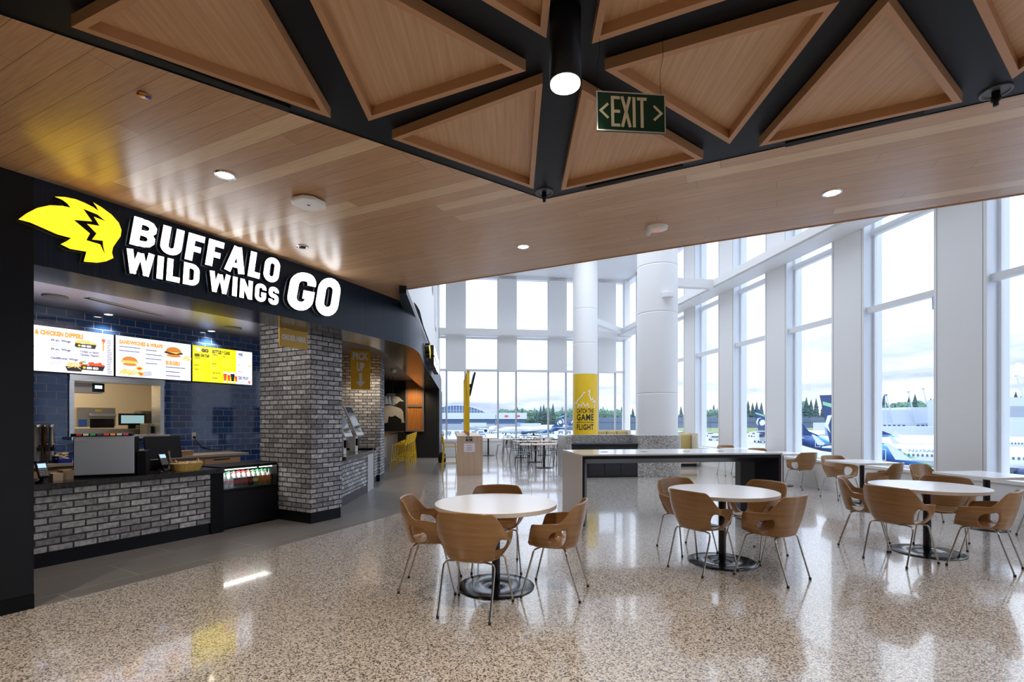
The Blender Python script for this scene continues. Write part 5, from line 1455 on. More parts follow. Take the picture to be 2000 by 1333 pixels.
mb = MB(); mb.box(.185, .475, -.003, 0, .63, .86); nb = mb.build('paper_notice', mat('paper', (.78, .74, .78), .6), t)
mb = MB()
for k, (a, b) in enumerate(((.27, .39), (.25, .41), (.26, .40), (.245, .415))): mb.box(a, b, -.0045, -.003, .80 - k * .035 - (.02 if k else 0), .81 - k * .035 - (.02 if k else 0))
mb.build('red_lines', mat('notice_red', (.45, .12, .12), .6), nb)
M_yel2 = mat('yellow_paint', (.78, .48, .012), .35)
t2 = thing('post_screen', 'row of tall slim yellow posts with a top rail standing on the communal counter', 'divider', (-1.475, 13.16, 1.058), ang)
for k, y in enumerate((.16, 1.05, 1.95, 2.85, 3.7)):
    mb = MB(); mb.box(.275, .345, y, y + .05, .10, 1.78); mb.build('post', M_yel2, t2)
    mb = MB(); mb.box(.28, .34, y + .005, y + .045, .0, .10); mb.build('post_foot', mat('copper_foot', (.55, .30, .16), .35, .7), t2)
mb = MB(); mb.box(.275, .345, .16, 3.75, 1.72, 1.78); mb.build('top_rail', M_yel2, t2)
t = thing('wall_screen', 'black television fixed edge-on to the nearest tall yellow post', 'television', AT(921.5, 752, 13.5), ang)
M = Matrix.Rotation(.22, 4, 'Y')
mb = MB(); mb.box(-.01, .035, -.0, .95, -.30, .36, 0, M); mb.build('panel', M_black, t, .006)
mb = MB(); mb.box(-.10, .0, .4, .5, -.05, .05); mb.build('bracket', M_black, t)
# yellow stools
def stool(lab):
    t = thing('bar_stool', lab, 'bar stool', (0, 0, 0), 0)
    for sx in (-1, 1):
        for sy in (-1, 1):
            mb = MB(); pts = [(sx * .24, sy * .235, 0), (sx * .185, sy * .175, .74)] if sy > 0 else [(sx * .24, -.25, 0), (sx * .185, -.19, .74), (sx * .18, -.205, .84), (sx * .17, -.235, 1.04)]
            mb.tube(pts, .0125, 6); mb.build('leg', M_yel2, t)
    mb = MB(); h = .28; c = .215; mb.tube([(-c, -c, h), (c, -c, h), (c, c, h), (-c, c, h), (-c, -c, h)], .009, 6)
    for k in range(5): mb.tube([(-c, -c + .086 * (k + .5), h), (c, -c + .086 * (k + .5), h)], .004, 5)
    mb.build('foot_rail', M_yel2, t)
    mb = MB()
    for k in range(11): x = -.185 + .037 * k; mb.cbox((x, 0, .745 - .012 * math.cos(x * 8)), .026, .40, .010)
    mb.tube([(-.19, -.2, .74), (.19, -.2, .74)], .01, 6); mb.tube([(-.19, .2, .74), (.19, .2, .74)], .01, 6); mb.build('slatted_seat', M_yel2, t)
    mb = MB()
    for k in range(9): x = -.16 + .04 * k; b = -.03 * math.cos(x * 8); mb.tube([(x, -.2 + b * .3, .76), (x, -.225 + b, .9), (x, -.245 + b, 1.03)], .010, 5)
    mb.tube([(x, -.245 - .03 * math.cos(x * 8), 1.035) for x in [-.17 + .034 * k for k in range(11)]], .012, 6); mb.build('slatted_back', M_yel2, t)
    return t
st0 = stool('')
TREE = {}
for o in bpy.data.objects:
    if o.parent: TREE.setdefault(o.parent, []).append(o)
def put_stool(x, y, rz, lab, first=False, grp='yellow bar stools'):
    o = st0 if first else copy_tree(st0, None, TREE)
    o.location = (x, y, 0); o.rotation_euler.z = rz; o['label'] = lab; o['group'] = grp
labs = ['yellow bar stool at the bar, first in the row from the brick pillar', 'yellow bar stool at the bar, second in the row from the brick pillar', 'yellow bar stool at the bar, third in the row from the brick pillar', 'yellow bar stool at the bar, fourth in the row from the brick pillar', 'yellow bar stool at the bar, last in the row beside the black end wall']
for i in range(5): put_stool(-3.37 - .118 * i, 14.7 + i * .92, math.pi / 2 + .11, labs[i], i == 0, 'yellow stools at the bar')
put_stool(-1.70, 13.75, -math.pi / 2 + .11, 'yellow bar stool tucked beside the timber end panel of the communal counter', grp='yellow stools at the communal counter')
put_stool(-2.03, 16.0, -math.pi / 2 + .11, 'yellow bar stool further along the communal counter, by the black wall edge', grp='yellow stools at the communal counter')

# ------------------------------------------------------------ black café tables and chairs near the end wall
M_cwood = mat('cafe_table_wood', (.62, .46, .34), .4)
def cafe_table(x, y, L_, lab, rnd=False):
    t = thing('cafe_table', lab, 'table', (x, y, 0), ang, 'timber-topped café tables by the end windows')
    mb = MB()
    if rnd: mb.lathe([(0, .745), (L_ / 2, .745), (L_ / 2, .715), (0, .715)], n=32, smooth=False)
    else: mb.box(-L_ / 2, L_ / 2, -.35, .35, .715, .745)
    mb.build('tabletop', M_cwood, t)
    mb = MB(); mb.lathe([(.035, .01), (.035, .69), (.09, .715)], n=14); mb.build('pedestal', M_tbase, t)
    mb = MB(); mb.lathe([(.28, 0), (.28, .01), (.06, .03), (0, .03)], n=28); mb.build('base_disc', M_tbase, t)
M_bwire = mat('black_wire', (.012, .013, .016), .35)
M_bseat = mat('slate_seat', (.05, .06, .075), .4)
def cafe_chair(lab):
    t = thing('cafe_chair', lab, 'chair', (0, 0, 0), 0)
    mb = MB(); mb.box(-.19, .19, -.18, .20, .445, .46); mb.build('seat', M_bseat, t, .006)
    for sx in (-1, 1):
        mb = MB(); mb.tube([(sx * .22, .24, 0), (sx * .19, .17, .445)], .009, 6); mb.build('leg', M_bwire, t)
        mb = MB(); mb.tube([(sx * .23, -.26, 0), (sx * .19, -.17, .445)], .009, 6); mb.build('leg', M_bwire, t)
    mb = MB(); mb.tube([(-.19, -.17, .45), (-.20, -.21, .62), (-.19, -.25, .80), (-.15, -.262, .84), (.15, -.262, .84), (.19, -.25, .80), (.20, -.21, .62), (.19, -.17, .45)], .009, 6)
    for x in (-.12, -.06, 0, .06, .12): mb.tube([(x, -.18, .45), (x, -.225, .66)], .006, 5)
    mb.tube([(-.2, -.222, .66), (.2, -.222, .66)], .007, 5)
    mb.build('wire_back', M_bwire, t)
    return t
cafe_table(1.0, 15.35, 1.55, 'longest timber-topped café table, in front of its row by the terrazzo wall')
cafe_table(.84, 17.5, 1.5, 'timber-topped café table in the middle of the row')
cafe_table(.35, 19.6, 1.5, 'timber-topped café table at the back of the row near the end windows')
cafe_table(1.35, 20.9, .9, 'small round café table right at the end windows', True)
cafe_table(-1.0, 20.7, .85, 'small café table beyond the timber-ended communal counter', True)
cc = cafe_chair('')
TREE = {}
for o in bpy.data.objects:
    if o.parent: TREE.setdefault(o.parent, []).append(o)
rows = [(15.35, [.35, 1.5], 'the café table closest to the terrazzo wall'), (17.5, [.15, .75, 1.4], 'the middle café table'), (19.6, [-.15, .5, 1.0], 'the back café table')]
first = True
for Y, xs_, nm in rows:
    for k, x in enumerate(xs_):
        for side in (-1, 1):
            o = cc if first else copy_tree(cc, None, TREE); first = False
            o.location = (x - .125 * (Y - 15.35) * 0, Y + side * .60 + .02 * k, 0); o.rotation_euler.z = ang + (math.pi if side > 0 else 0) + random.uniform(-.06, .06)
            o['label'] = 'black wire café chair %s %s' % ('in front of' if side < 0 else 'behind', nm)
            o['group'] = 'black wire chairs ' + ('in front of ' if side < 0 else 'behind ') + nm
for x, y, rz, lab in ((-.42, 20.65, math.pi / 2 + .1, 'black café chair facing the communal counter, its back beside a window post'), (-1.5, 20.65, -math.pi / 2, 'black café chair mostly hidden by the timber end panel'), (1.95, 20.9, math.pi / 2, 'black café chair by the round café table next to the terrazzo wall'), (.75, 20.95, -math.pi / 2, 'black café chair by the round café table, its back against the end windows')):
    o = copy_tree(cc, None, TREE); o.location = (x, y, 0); o.rotation_euler.z = rz; o['label'] = lab; o['group'] = 'black wire chairs at the small café tables'
mb = MB(); mb.lathe([(.12, 0), (.14, .1), (.12, .3), (.05, .36), (0, .36)], n=16)
tag(mb.build('travel_bag', M_blackm, loc=(-2.45, 17.2, 0)), 'dark round bag on the floor under the far yellow stool', 'bag')

# ------------------------------------------------------------ things on the low ceiling
p = U(603, 391, ZC)
t = thing('access_point', 'white angular access point on the boarded ceiling above the shop sign', 'access point', (p.x, p.y, ZC), .35)
mb = MB(); mb.prism([(-.14, -.05), (-.05, -.13), (.05, -.13), (.14, -.05), (.14, .05), (.05, .13), (-.05, .13), (-.14, .05)], -.045, -.012); mb.build('cover', mat('ap_white', (.88, .87, .86), .35), t, .012)
mb = MB(); mb.lathe([(.09, -.014), (.09, 0)], n=20); mb.build('mount', M_blackm, t)
mb = MB(); mb.box(-.012, .012, -.008, .008, -.0465, -.045); mb.build('indicator', M_blackm, t)
p = U(1283, 443, ZC)
t = thing('fire_strobe', 'white oval fire alarm with clear strobe on the outer ceiling boards', 'alarm', (p.x, p.y, ZC), -.2)
mb = MB(); mb.lathe([(.105, 0), (.10, -.03), (.06, -.042), (0, -.042)], n=28, sx=1, sy=.8); bd = mb.build('housing', M_white, t)
mb = MB(); put_text(mb, 'FIRE', lambda x, y: (x, -y * .0 - .0 + y, -.0435), bold=.03, fit=(-.03, .03, .012, -.012)); mb.build('lettering', M_red, bd)
mb = MB(); mb.lathe([(.03, -.03), (.03, -.06), (.018, -.085), (0, -.085)], (-.085, -.02, 0), 12); mb.build('strobe', M_pet, t)
p = U(590.5, 482, ZC)
t = thing('ceiling_sensor', 'small round silver sensor in the boards close to the last sign letters', 'sensor', (p.x, p.y, ZC), 0)
mb = MB(); mb.lathe([(.065, .002), (.065, -.006), (.045, -.010)], n=24); mb.build('ring', M_chrome, t); mb = MB(); mb.lathe([(.045, -.004), (.03, -.02), (0, -.02)], n=20); mb.build('eye', M_black, t)
p = U(279, 182, ZC)
t = thing('sprinkler_cover', 'small copper sprinkler cap with blue tape under the boards', 'sprinkler', (p.x, p.y, ZC), .5)
mb = MB(); mb.lathe([(.03, -.010), (.03, -.016), (0, -.016)], n=20); mb.lathe([(.012, 0), (.012, -.010)], n=10); mb.build('cap', mat('copper', (.45, .2, .08), .35, .8), t)
mb = MB(); mb.box(.012, .04, -.012, .012, -.019, -.0165); mb.build('tape', mat('blue_tape', (.03, .05, .35), .5), t)
def ceil_cam(x, v, lab):
    p = U(x, v, ZC)
    t = thing('ceiling_camera', lab, 'camera', (p.x, p.y, ZC), 0)
    mb = MB(); mb.lathe([(.075, .004), (.075, -.004), (.065, -.004), (.06, .003)], n=24); mb.build('ring', mat('ring_grey', (.08, .08, .09), .4), t)
    mb = MB(); mb.lathe([(.020, 0), (.020, -.025), (.023, -.03), (.023, -.05), (.013, -.06), (.013, -.08), (0, -.08)], n=16); mb.build('body', M_black, t)
ceil_cam(1063, 376, 'black ceiling camera at the tip of the black ceiling apex')
ceil_cam(1945, 180, 'black ceiling camera on the black beam near the frame edge')
t = thing('pendant_cylinder', 'black cylinder pendant with bright round lens in the black ceiling', 'ceiling light', (K(1104) * 2.30, 2.30, ZC))
mb = MB(); r = .074; mb.lathe([(r, 0), (r, -.335), (r * .93, -.335), (r * .80, -.30)], n=36); mb.build('housing', M_black, t)
mb = MB(); mb.lathe([(r * .93, -.3355), (r * .93, -.345), (r * .8, -.345)], n=36); mb.lathe([(r * .92, -.338), (0, -.338)], n=32); mb.build('lens', emis('pendant_glow', (1, .93, .85), 9), t)
spot('pendant_lamp', (K(1104) * 2.30, 2.30, ZC - .36), 120, (1, .9, .76), 120, .8, .06)
# exit sign
a = AT(1166, 190, 2.38); b = AT(1298, 182, 2.42)
d_ = (b - a).to_2d(); rz = math.atan2(d_.y, d_.x); wd2 = d_.length; top_ = (a.z + b.z) / 2; hs = .185
t = thing('exit_sign', 'green exit sign with pale letters and two arrows hanging on wires', 'sign', (a.x, a.y, top_ - hs), rz)
Mt = Matrix.Rotation(-.02, 4, 'Y')
mb = MB(); mb.box(0, wd2, -.006, .006, 0, hs, 0, Mt); mb.build('board', mat('exit_green', (.003, .045, .025), .4), t)
mb = MB(); 
for q in stroke([(0, 0), (wd2, 0), (wd2, hs), (0, hs)], .006, True): mb.add([Mt @ Vector((p.x, -.009, p.y)) for p in q], [(0, 1, 2, 3)])
mb.build('edge', mat('exit_edge', (.62, .58, .52), .4), t)
mb = MB(); fe = lambda x, z: Mt @ Vector((x, -.0075, z)); M_lum = mat('exit_letters', (.85, .76, .50), .5)
def bar(x0, x1, z0, z1): mb.quad(fe(x0, z0), fe(x1, z0), fe(x1, z1), fe(x0, z1))
e0, e1 = .020, .168
bar(.070, .085, e0, e1); [bar(.085, .115, z, z + .015) for z in (e0, (e0 + e1) / 2 - .007, e1 - .015)]
for q in stroke([(.125, e0), (.165, e1)], .015) + stroke([(.165, e0), (.125, e1)], .015): mb.add([fe(*p) for p in q], [(0, 1, 2, 3)])
bar(.178, .193, e0, e1); bar(.201, .250, e1 - .015, e1); bar(.218, .233, e0, e1)
mb.build('lettering', M_lum, t)
mb = MB()
for sg, cx in ((1, .018), (-1, wd2 - .018)):
    for q in stroke([(cx + sg * .038, .13), (cx + sg * .0, .095), (cx + sg * .038, .06)], .012): mb.add([fe(*p) for p in q], [(0, 1, 2, 3)])
mb.build('arrows', M_lum, t)
for x in (.002, wd2 - .02):
    mb = MB(); mb.tube([(x, 0, hs), (x - .004, .0, hs + .12), (x + .012, .0, hs + .2), (x + .01, 0, ZC - top_ + hs - .0)], .0012, 5); mb.build('wire', M_black, t)
# white light fitting on the wide column
p = AT(1300, 580, 13.0)
t = thing('emergency_light', 'white boxy emergency light on the wide column', 'wall light', (p.x, 12.93, p.z), 0)
mb = MB(); mb.prism([(-.13, 0), (.13, 0), (.16, -.16), (.0, -.22), (-.13, -.16)], -.06, .07); mb.build('case', M_white, t, .01)
mb = MB(); mb.tube([(-.04, -.04, -.06), (-.04, -.04, -.14)], .02, 8); mb.build('socket', mat('lamp_grey', (.4, .4, .42), .4), t)
# ================================================================== THE AIRFIELD OUTSIDE
GZ = H - 8.4
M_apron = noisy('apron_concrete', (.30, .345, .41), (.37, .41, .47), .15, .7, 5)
mb = MB(); mb.quad((-900, 30, GZ), (1400, 30, GZ), (1400, 1500, GZ), (-900, 1500, GZ)); mb.quad((11, -300, GZ), (1400, -300, GZ), (1400, 30, GZ), (11, 30, GZ))
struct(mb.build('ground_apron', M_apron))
mb = MB()
for k in range(14): mb.quad((-300, 60 + 22 * k, GZ + .02), (500, 60 + 22 * k, GZ + .02), (500, 60.3 + 22 * k, GZ + .02), (-300, 60.3 + 22 * k, GZ + .02))
struct(mb.build('trim_8', mat('apron_line', (.42, .42, .40), .6)))
def GP(x, Y, z=None): return Vector((K(x) * Y, Y, GZ if z is None else z))
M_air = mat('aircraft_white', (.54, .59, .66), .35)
M_nvy = mat('aircraft_navy', (.006, .035, .13), .35)
M_turq = mat('aircraft_light_blue', (.03, .28, .55), .35)
M_lime = mat('aircraft_green', (.22, .48, .26), .35)
M_face = mat('aircraft_emblem', (.62, .70, .78), .4)
M_win = mat('cabin_window', (.10, .14, .20), .2)
liv = mat('aircraft_livery', (.56, .61, .68), .35)
t_ = liv.node_tree; b_n = bs(liv)
tc = N(t_, 'ShaderNodeTexCoord'); sx_ = N(t_, 'ShaderNodeSeparateXYZ'); L(t_, tc, 'Object', sx_, 0)
m1 = N(t_, 'ShaderNodeMath', operation='MULTIPLY_ADD'); m1.inputs[1].default_value = -.60; m1.inputs[2].default_value = 4.9 - .60 * 10.8
L(t_, sx_, 'X', m1, 0)
m2 = N(t_, 'ShaderNodeMath', operation='SUBTRACT'); L(t_, m1, 0, m2, 0); L(t_, sx_, 'Z', m2, 1)
mr = N(t_, 'ShaderNodeMapRange'); mr.inputs['From Min'].default_value = -1; mr.inputs['From Max'].default_value = 4; L(t_, m2, 0, mr, 0)
cr = N(t_, 'ShaderNodeValToRGB'); cr.color_ramp.interpolation = 'LINEAR'; E = cr.color_ramp.elements
E[0].position = .19; E[0].color = (.56, .61, .68, 1); E[1].position = 1; E[1].color = (.004, .03, .12, 1)
for p_, c in ((.2, (.28, .6, .2)), (.26, (.16, .45, .42)), (.3, (.04, .22, .5)), (.5, (.012, .09, .30)), (.8, (.006, .04, .16))):
    e = E.new(p_); e.color = (*c, 1)
L(t_, mr, 0, cr, 0); L(t_, cr, 0, b_n, 'Base Color')

def airliner(lab, reg=None):
    t = thing('airliner', lab, 'aircraft', (0, 0, GZ), 0)
    st_ = [(19, .05, 2.6), (18.6, .55, 2.65), (17.6, 1.05, 2.8), (16, 1.5, 2.9), (14, 1.78, 3.0), (12, 1.88, 3.0), (0, 1.88, 3.0), (-8, 1.88, 3.0), (-11, 1.68, 3.2), (-14, 1.2, 3.6), (-17, .62, 4.1), (-19, .22, 4.4)]
    n = 24; vs = []
    for x, r, z in st_:
        for j in range(n): a = 2 * math.pi * j / n; vs.append((x, r * math.cos(a), z + r * math.sin(a)))
    mb = MB(); mb.add(vs, [(i * n + j, i * n + (j + 1) % n, (i + 1) * n + (j + 1) % n, (i + 1) * n + j) for i in range(len(st_) - 1) for j in range(n)], 0, True)
    fu = mb.build('fuselage', liv, t)
    mb = MB()
    def finq(pts, th, m=0):   # pts (x, z) outline in the y = 0 plane
        mb.prism(pts, -th, th, m, Matrix(((1, 0, 0, 0), (0, 0, 1, 0), (0, 1, 0, 0), (0, 0, 0, 1))))
    finq([(-11.2, 4.9), (-13.5, 6.0), (-17.6, 12.5), (-19.6, 12.5), (-18.2, 4.8)], .16); fn_ = mb.build('tail_fin', M_nvy, t)
    mb = MB(); finq([(-15.9, 9.8), (-16.4, 10.6), (-19.2, 11.5), (-19.1, 10.9)], .175); mb.build('fin_stripe', M_lime, fn_)
    mb = MB()
    for sg in (-1, 1):
        y = sg * .18
        for P in ([(-15.6, 7.4), (-16.4, 6.6), (-17.4, 6.6), (-17.8, 7.6), (-17.2, 8.6), (-16.2, 8.7)], [(-14.8, 6.8), (-15.3, 6.0), (-16.0, 5.6), (-15.6, 6.6), (-15.3, 7.6), (-15.8, 9.0)], [(-18.1, 6.4), (-18.4, 7.6), (-18.0, 9.0), (-16.8, 9.5), (-18.5, 9.2), (-18.9, 7.6)]):
            mb.poly(P, lambda x, z: (x, y, z))
    mb.build('fin_emblem', M_face, fn_)
    for sg in (-1, 1):
        mb = MB(); mb.prism([(-14.2, sg * .8), (-17.6, sg * .8), (-18.6, sg * 7.0), (-17.4, sg * 7.0)], 4.3, 4.5); mb.build('stabiliser', M_air, t)
        mb = MB(); vs = [(5, sg * 1.4, 2.0), (-3.5, sg * 1.4, 2.2), (-9.8, sg * 17, 3.6), (-8.2, sg * 17, 3.7)]; vs2 = [(x, y, z + .35 * (1 if abs(y) < 5 else .4)) for x, y, z in vs]
        mb.add(vs + vs2, [(0, 1, 2, 3), (7, 6, 5, 4), (0, 4, 5, 1), (1, 5, 6, 2), (2, 6, 7, 3), (3, 7, 4, 0)]); wg = mb.build('wing', M_air, t)
        mb = MB(); mb.prism([(-8.3, 3.6), (-9.9, 3.6), (-10.9, 5.6), (-10.5, 5.6)], sg * 17.0, sg * 17.15, 0, Matrix(((1, 0, 0, 0), (0, 0, 1, 0), (0, 1, 0, 0), (0, 0, 0, 1)))); mb.build('winglet', M_air, wg)
        mb = MB(); Mx = Matrix.Translation((4.6, sg * 4.9, 1.55)) @ Matrix.Rotation(-math.pi / 2, 4, 'Y')
        mb.lathe([(.35, 2.6), (.75, 2.2), (1.0, .8), (1.02, -.6), (.92, -.9), (.85, -.8), (.8, .3), (0, .3)], n=20, M=Mx); mb.build('engine', M_nvy, t)
    mb = MB()
    for sg in (-1, 1):
        for k in range(44):
            if 20 <= k <= 21: continue
            x = -9.4 + k * .51; y = sg * 1.875; z = 3.42
            mb.box(x - .12, x + .12, min(y, y + sg * .02), max(y, y + sg * .02), z - .18, z + .18)
    mb.box(17.3, 17.9, -.5, .5, 3.28, 3.62); mb.build('cabin_windows', M_win, fu)
    for sg in (-1, 1):
        mb = MB()
        for q in stroke([(-11.95, 2.5), (-11.05, 2.5), (-11.05, 4.1), (-11.95, 4.1)], .08, True): mb.add([(p.x, sg * (1.80 if p.y < 3.5 else 1.60), p.y) for p in q], [(0, 1, 2, 3)])
        mb.build('rear_door', M_face, fu)
    for sg in (-1, 1):
        mb = MB(); mb.lathe([(.5, -.2), (.5, .2)], n=14, M=Matrix.Translation((-1.5, sg * 2.9, .5)) @ Matrix.Rotation(math.pi / 2, 4, 'X')); mb.tube([(-1.5, sg * 2.9, .5), (-1.5, sg * 2.2, 2.2)], .12, 6); mb.build('main_gear', M_blackm, t)
    mb = MB(); mb.lathe([(.38, -.25), (.38, .25)], n=14, M=Matrix.Translation((14.5, 0, .38)) @ Matrix.Rotation(math.pi / 2, 4, 'X')); mb.tube([(14.5, 0, .4), (14.5, 0, 1.8)], .1, 6); mb.build('nose_gear', M_blackm, t)
    return t, fu
a1, fu1 = airliner('airliner with registration N275AK and window rows, right outside the second wide window')
TREE = {}
for o in bpy.data.objects:
    if o.parent: TREE.setdefault(o.parent, []).append(o)
def place(o, px, Y, lx, hd):
    d = Vector((math.cos(hd), math.sin(hd))); p = GP(px, Y)
    o.location = (p.x - lx * d.x, p.y - lx * d.y, GZ); o.rotation_euler.z = hd
hd = math.radians(-38)
for (px, Y, lx, h_, lab) in ((1594, 112, -12, hd, 'airliner with blue tail cut by a window pillar, its rear door outlined in white'),
                             (1765, 120, -9, hd, 'white airliner parked behind the plane with the registration'),
                             (1482, 184, -18, hd, 'distant airliner showing only its small navy fin in a narrow window'),
                             (964, 335, 0, math.radians(-93), 'small airliner facing the building, two engines visible, under the arched terminal'),
                             (1037, 281, 0, math.pi, 'white airliner with pale blue slanted tail close to the yellow wrapped column'),
                             (1082, 400, 0, math.pi + .3, 'farthest airliner, tail peeping behind the slanted tail')):
    o = copy_tree(a1, None, TREE); o['label'] = lab; place(o, px, Y, lx, h_)
place(a1, 1715, 75, -12, hd)
mb = MB(); put_text(mb, 'N275AK', lambda x, z: (x, -1.83, z), bold=.02, fit=(-8.4, -5.2, 3.9, 4.25)); mb.box(-9.8, -9.2, -1.84, -1.80, 4.0, 4.25); mb.build('registration', mat('reg_blue', (.15, .25, .42), .5), fu1)
for o in bpy.data.objects:
    if o.name.split('.')[0] == 'airliner': o['group'] = 'parked airliners'

# terminal with an arched roof
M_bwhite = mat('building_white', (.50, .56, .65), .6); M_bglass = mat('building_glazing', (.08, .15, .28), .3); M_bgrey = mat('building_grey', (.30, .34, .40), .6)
t = thing('terminal_building', 'long white terminal with arched glazed roof far across the apron', 'building', GP(895, 440))
s4 = 440 / F
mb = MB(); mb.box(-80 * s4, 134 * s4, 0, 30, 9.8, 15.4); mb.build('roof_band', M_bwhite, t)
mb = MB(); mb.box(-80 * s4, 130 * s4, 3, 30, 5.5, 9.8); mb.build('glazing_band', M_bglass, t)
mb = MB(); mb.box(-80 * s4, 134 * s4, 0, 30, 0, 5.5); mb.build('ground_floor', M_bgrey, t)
mb = MB(); arc_p = [(-62 * s4 + 116 * s4 * k / 20, 15.4 + 6.8 * math.sin(math.pi * k / 20) ** .8) for k in range(21)]
mb.prism(arc_p, 0, 25, 0, Matrix(((1, 0, 0, 0), (0, 0, 1, 2), (0, 1, 0, 0), (0, 0, 0, 1)))); mb.build('arched_glazing', M_bglass, t)
mb = MB()
for x, z in arc_p[1:-1]: mb.box(x - .18, x + .18, 1.6, 2, 15.4, z)
mb.box(-55 * s4, 48 * s4, 1.6, 2, 17.3, 17.6); mb.tube([(x, 1.8, z) for x, z in arc_p], .35, 5); mb.build('glazing_bars', M_bwhite, t)
mb = MB(); [mb.box(x - 1.5, x + 1.5, -.3, 0, 11.6, 13.2) for x in (28 * s4 - 32, 94 * s4, 117 * s4)]; mb.build('gate_signs', mat('sign_red', (.65, .06, .06), .5), t)
# boarding bridges
def bridge(px, Y, L_, lab):
    t = thing('boarding_bridge', lab, 'boarding bridge', GP(px, Y))
    mb = MB(); mb.box(-L_ / 2, L_ / 2, -2, 2, 3.6, 6.6); mb.build('tunnel', M_bwhite, t)
    mb = MB(); mb.box(-1.2, 1.2, -1, 1, 0, 3.6); mb.build('support', M_bgrey, t)
    mb = MB(); mb.box(-L_ / 2 - 3, -L_ / 2, -2.6, 2.6, 3.3, 7); mb.build('cab', mat('cab_blue', (.20, .32, .48), .5), t)
bridge(930, 385, 16, 'boarding bridge against the plane that faces the building')
bridge(1036, 330, 14, 'pale boarding bridge between two window posts left of the yellow column')
bridge(1748, 152, 34, 'long white boarding bridge above the registered plane')
# terminal on the window side
t = thing('concourse_building', 'white stepped concourse building with window rows seen past the planes', 'building', GP(1765, 165))
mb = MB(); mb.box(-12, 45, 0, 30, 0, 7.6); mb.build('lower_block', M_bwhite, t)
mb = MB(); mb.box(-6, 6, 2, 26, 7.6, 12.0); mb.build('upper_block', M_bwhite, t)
mb = MB(); mb.box(4, 40, 4, 26, 7.6, 13.0); mb.build('upper_block', M_bwhite, t)
mb = MB(); [mb.box(-10 + 1.6 * k, -9.2 + 1.6 * k, -.1, 0, 5.5, 7.0) for k in range(30) if k % 9 < 7]; mb.build('window_row', M_bglass, t)
mb = MB(); mb.box(1, 9, -.1, 0, 1.0, 3.6); mb.build('loading_bay', M_bglass, t)
t = thing('service_building', 'white service building with grey louvre at the frame edge', 'building', GP(2010, 140))
mb = MB(); mb.box(-12, 26, 0, 20, 0, 15); mb.build('walls', M_bwhite, t)
mb = MB(); mb.box(-6, 0, -.1, 0, 9.5, 12.5); mb.build('louvre', M_bgrey, t)
mb = MB(); mb.box(-12, 20, -3, 0, 4.0, 8.0); mb.build('walkway', M_bwhite, t)
for i, (bx, bv, tx, tv) in enumerate(((1718, 815, 1708, 782), (1745, 813, 1731, 772), (1789, 812, 1774, 766), (1819, 812, 1803, 760), (1730, 815, 1729, 772), (2000, 800, 1985, 735))):
    Y = 166 if i < 5 else 148; a = GP(bx, Y, GZ + (7.6 if i < 5 else 15)); b = AT(tx, tv, Y)
    lab = ['slanted white mast on the concourse roof next to the window edge', 'second slanted white mast on the concourse roof', 'third slanted white mast on the concourse roof', 'tallest slanted white mast on the concourse roof by the wide pillar', 'thin upright lamp pole between the first two slanted masts', 'slanted mast above the service building'][i]
    t = thing('lighting_mast', lab, 'mast', a); d = b - a
    mb = MB(); mb.tube([(0, 0, 0), d * .5, d], .28 if i != 4 else .14, 6, r2=.12); mb.build('pole', M_bwhite, t)
    mb = MB(); mb.cbox(d, .8, .5, .3); mb.build('lamp_head', M_bgrey, t)
# car park strip and banks in the distance
mb = MB(); mb.box(0, 330, 0, 15, 0, 11.2); mb.box(0, 330, -.5, 0, 7.0, 8.0); tag(mb.build('road_deck', mat('deck_grey', (.10, .14, .20), .7), loc=GP(1105, 430)), 'long dark low road deck running behind the trees and planes', 'road deck')
mb = MB(); mb.poly([(0, 0), (40, -3), (120, 4), (180, 0), (180, 30), (0, 30)], lambda x, y: (x, y, 3 if y > 10 else .2)); tag(mb.build('grass_bank', noisy('grass_far', (.10, .16, .06), (.20, .24, .10), 1.2, .9), loc=GP(1340, 330), ), 'grassy bank beyond the apron behind the window posts', 'bank')
# trees
M_con = noisy('conifer_green', (.022, .055, .060), (.06, .12, .11), 1.6, .9, 5)
M_dec = noisy('leaf_green', (.07, .15, .12), (.14, .25, .17), 1.4, .9, 5)
M_trk = mat('trunk_brown', (.06, .045, .035), .9)
def conifer(seed):
    random.seed(seed); t = thing('conifer_tree', 'x', 'tree')
    mb = MB(); n = 11
    for k in range(n):
        z0 = 2 + 17.5 * k / n; r0 = 3.6 * (1 - k / n) ** .85 + .35; m_ = 13
        ring = [(r0 * random.uniform(.65, 1.15) * math.cos(2 * math.pi * j / m_), r0 * random.uniform(.65, 1.15) * math.sin(2 * math.pi * j / m_), z0 - random.uniform(0, .9)) for j in range(m_)]
        mb.add(ring + [(0, 0, z0 + 3.4)], [(j, (j + 1) % m_, m_) for j in range(m_)])
    mb.build('foliage', M_con, t); mb = MB(); mb.tube([(0, 0, 0), (0, 0, 6)], .4, 6); mb.build('trunk', M_trk, t)
    return t
def broad(seed):
    random.seed(seed); t = thing('broadleaf_tree', 'x', 'tree')
    bm = bmesh.new()
    for k in range(9):
        c = Vector((random.uniform(-3.5, 3.5), random.uniform(-3, 3), random.uniform(5, 11)))
        r = bmesh.ops.create_icosphere(bm, subdivisions=3, radius=random.uniform(2, 3.3), matrix=Matrix.Translation(c))
        for v in r['verts']: v.co += (v.co - c).normalized() * random.uniform(-.45, .45)
    me = bpy.data.meshes.new('foliage'); bm.to_mesh(me); bm.free(); me.materials.append(M_dec)
    o = bpy.data.objects.new('foliage', me); COL.objects.link(o); o.parent = t
    mb = MB(); mb.tube([(0, 0, 0), (0, 0, 7)], .5, 6, r2=.3); mb.build('trunk', M_trk, t)
    return t
prot = [conifer(1), conifer(2), broad(3)]
TREE = {}
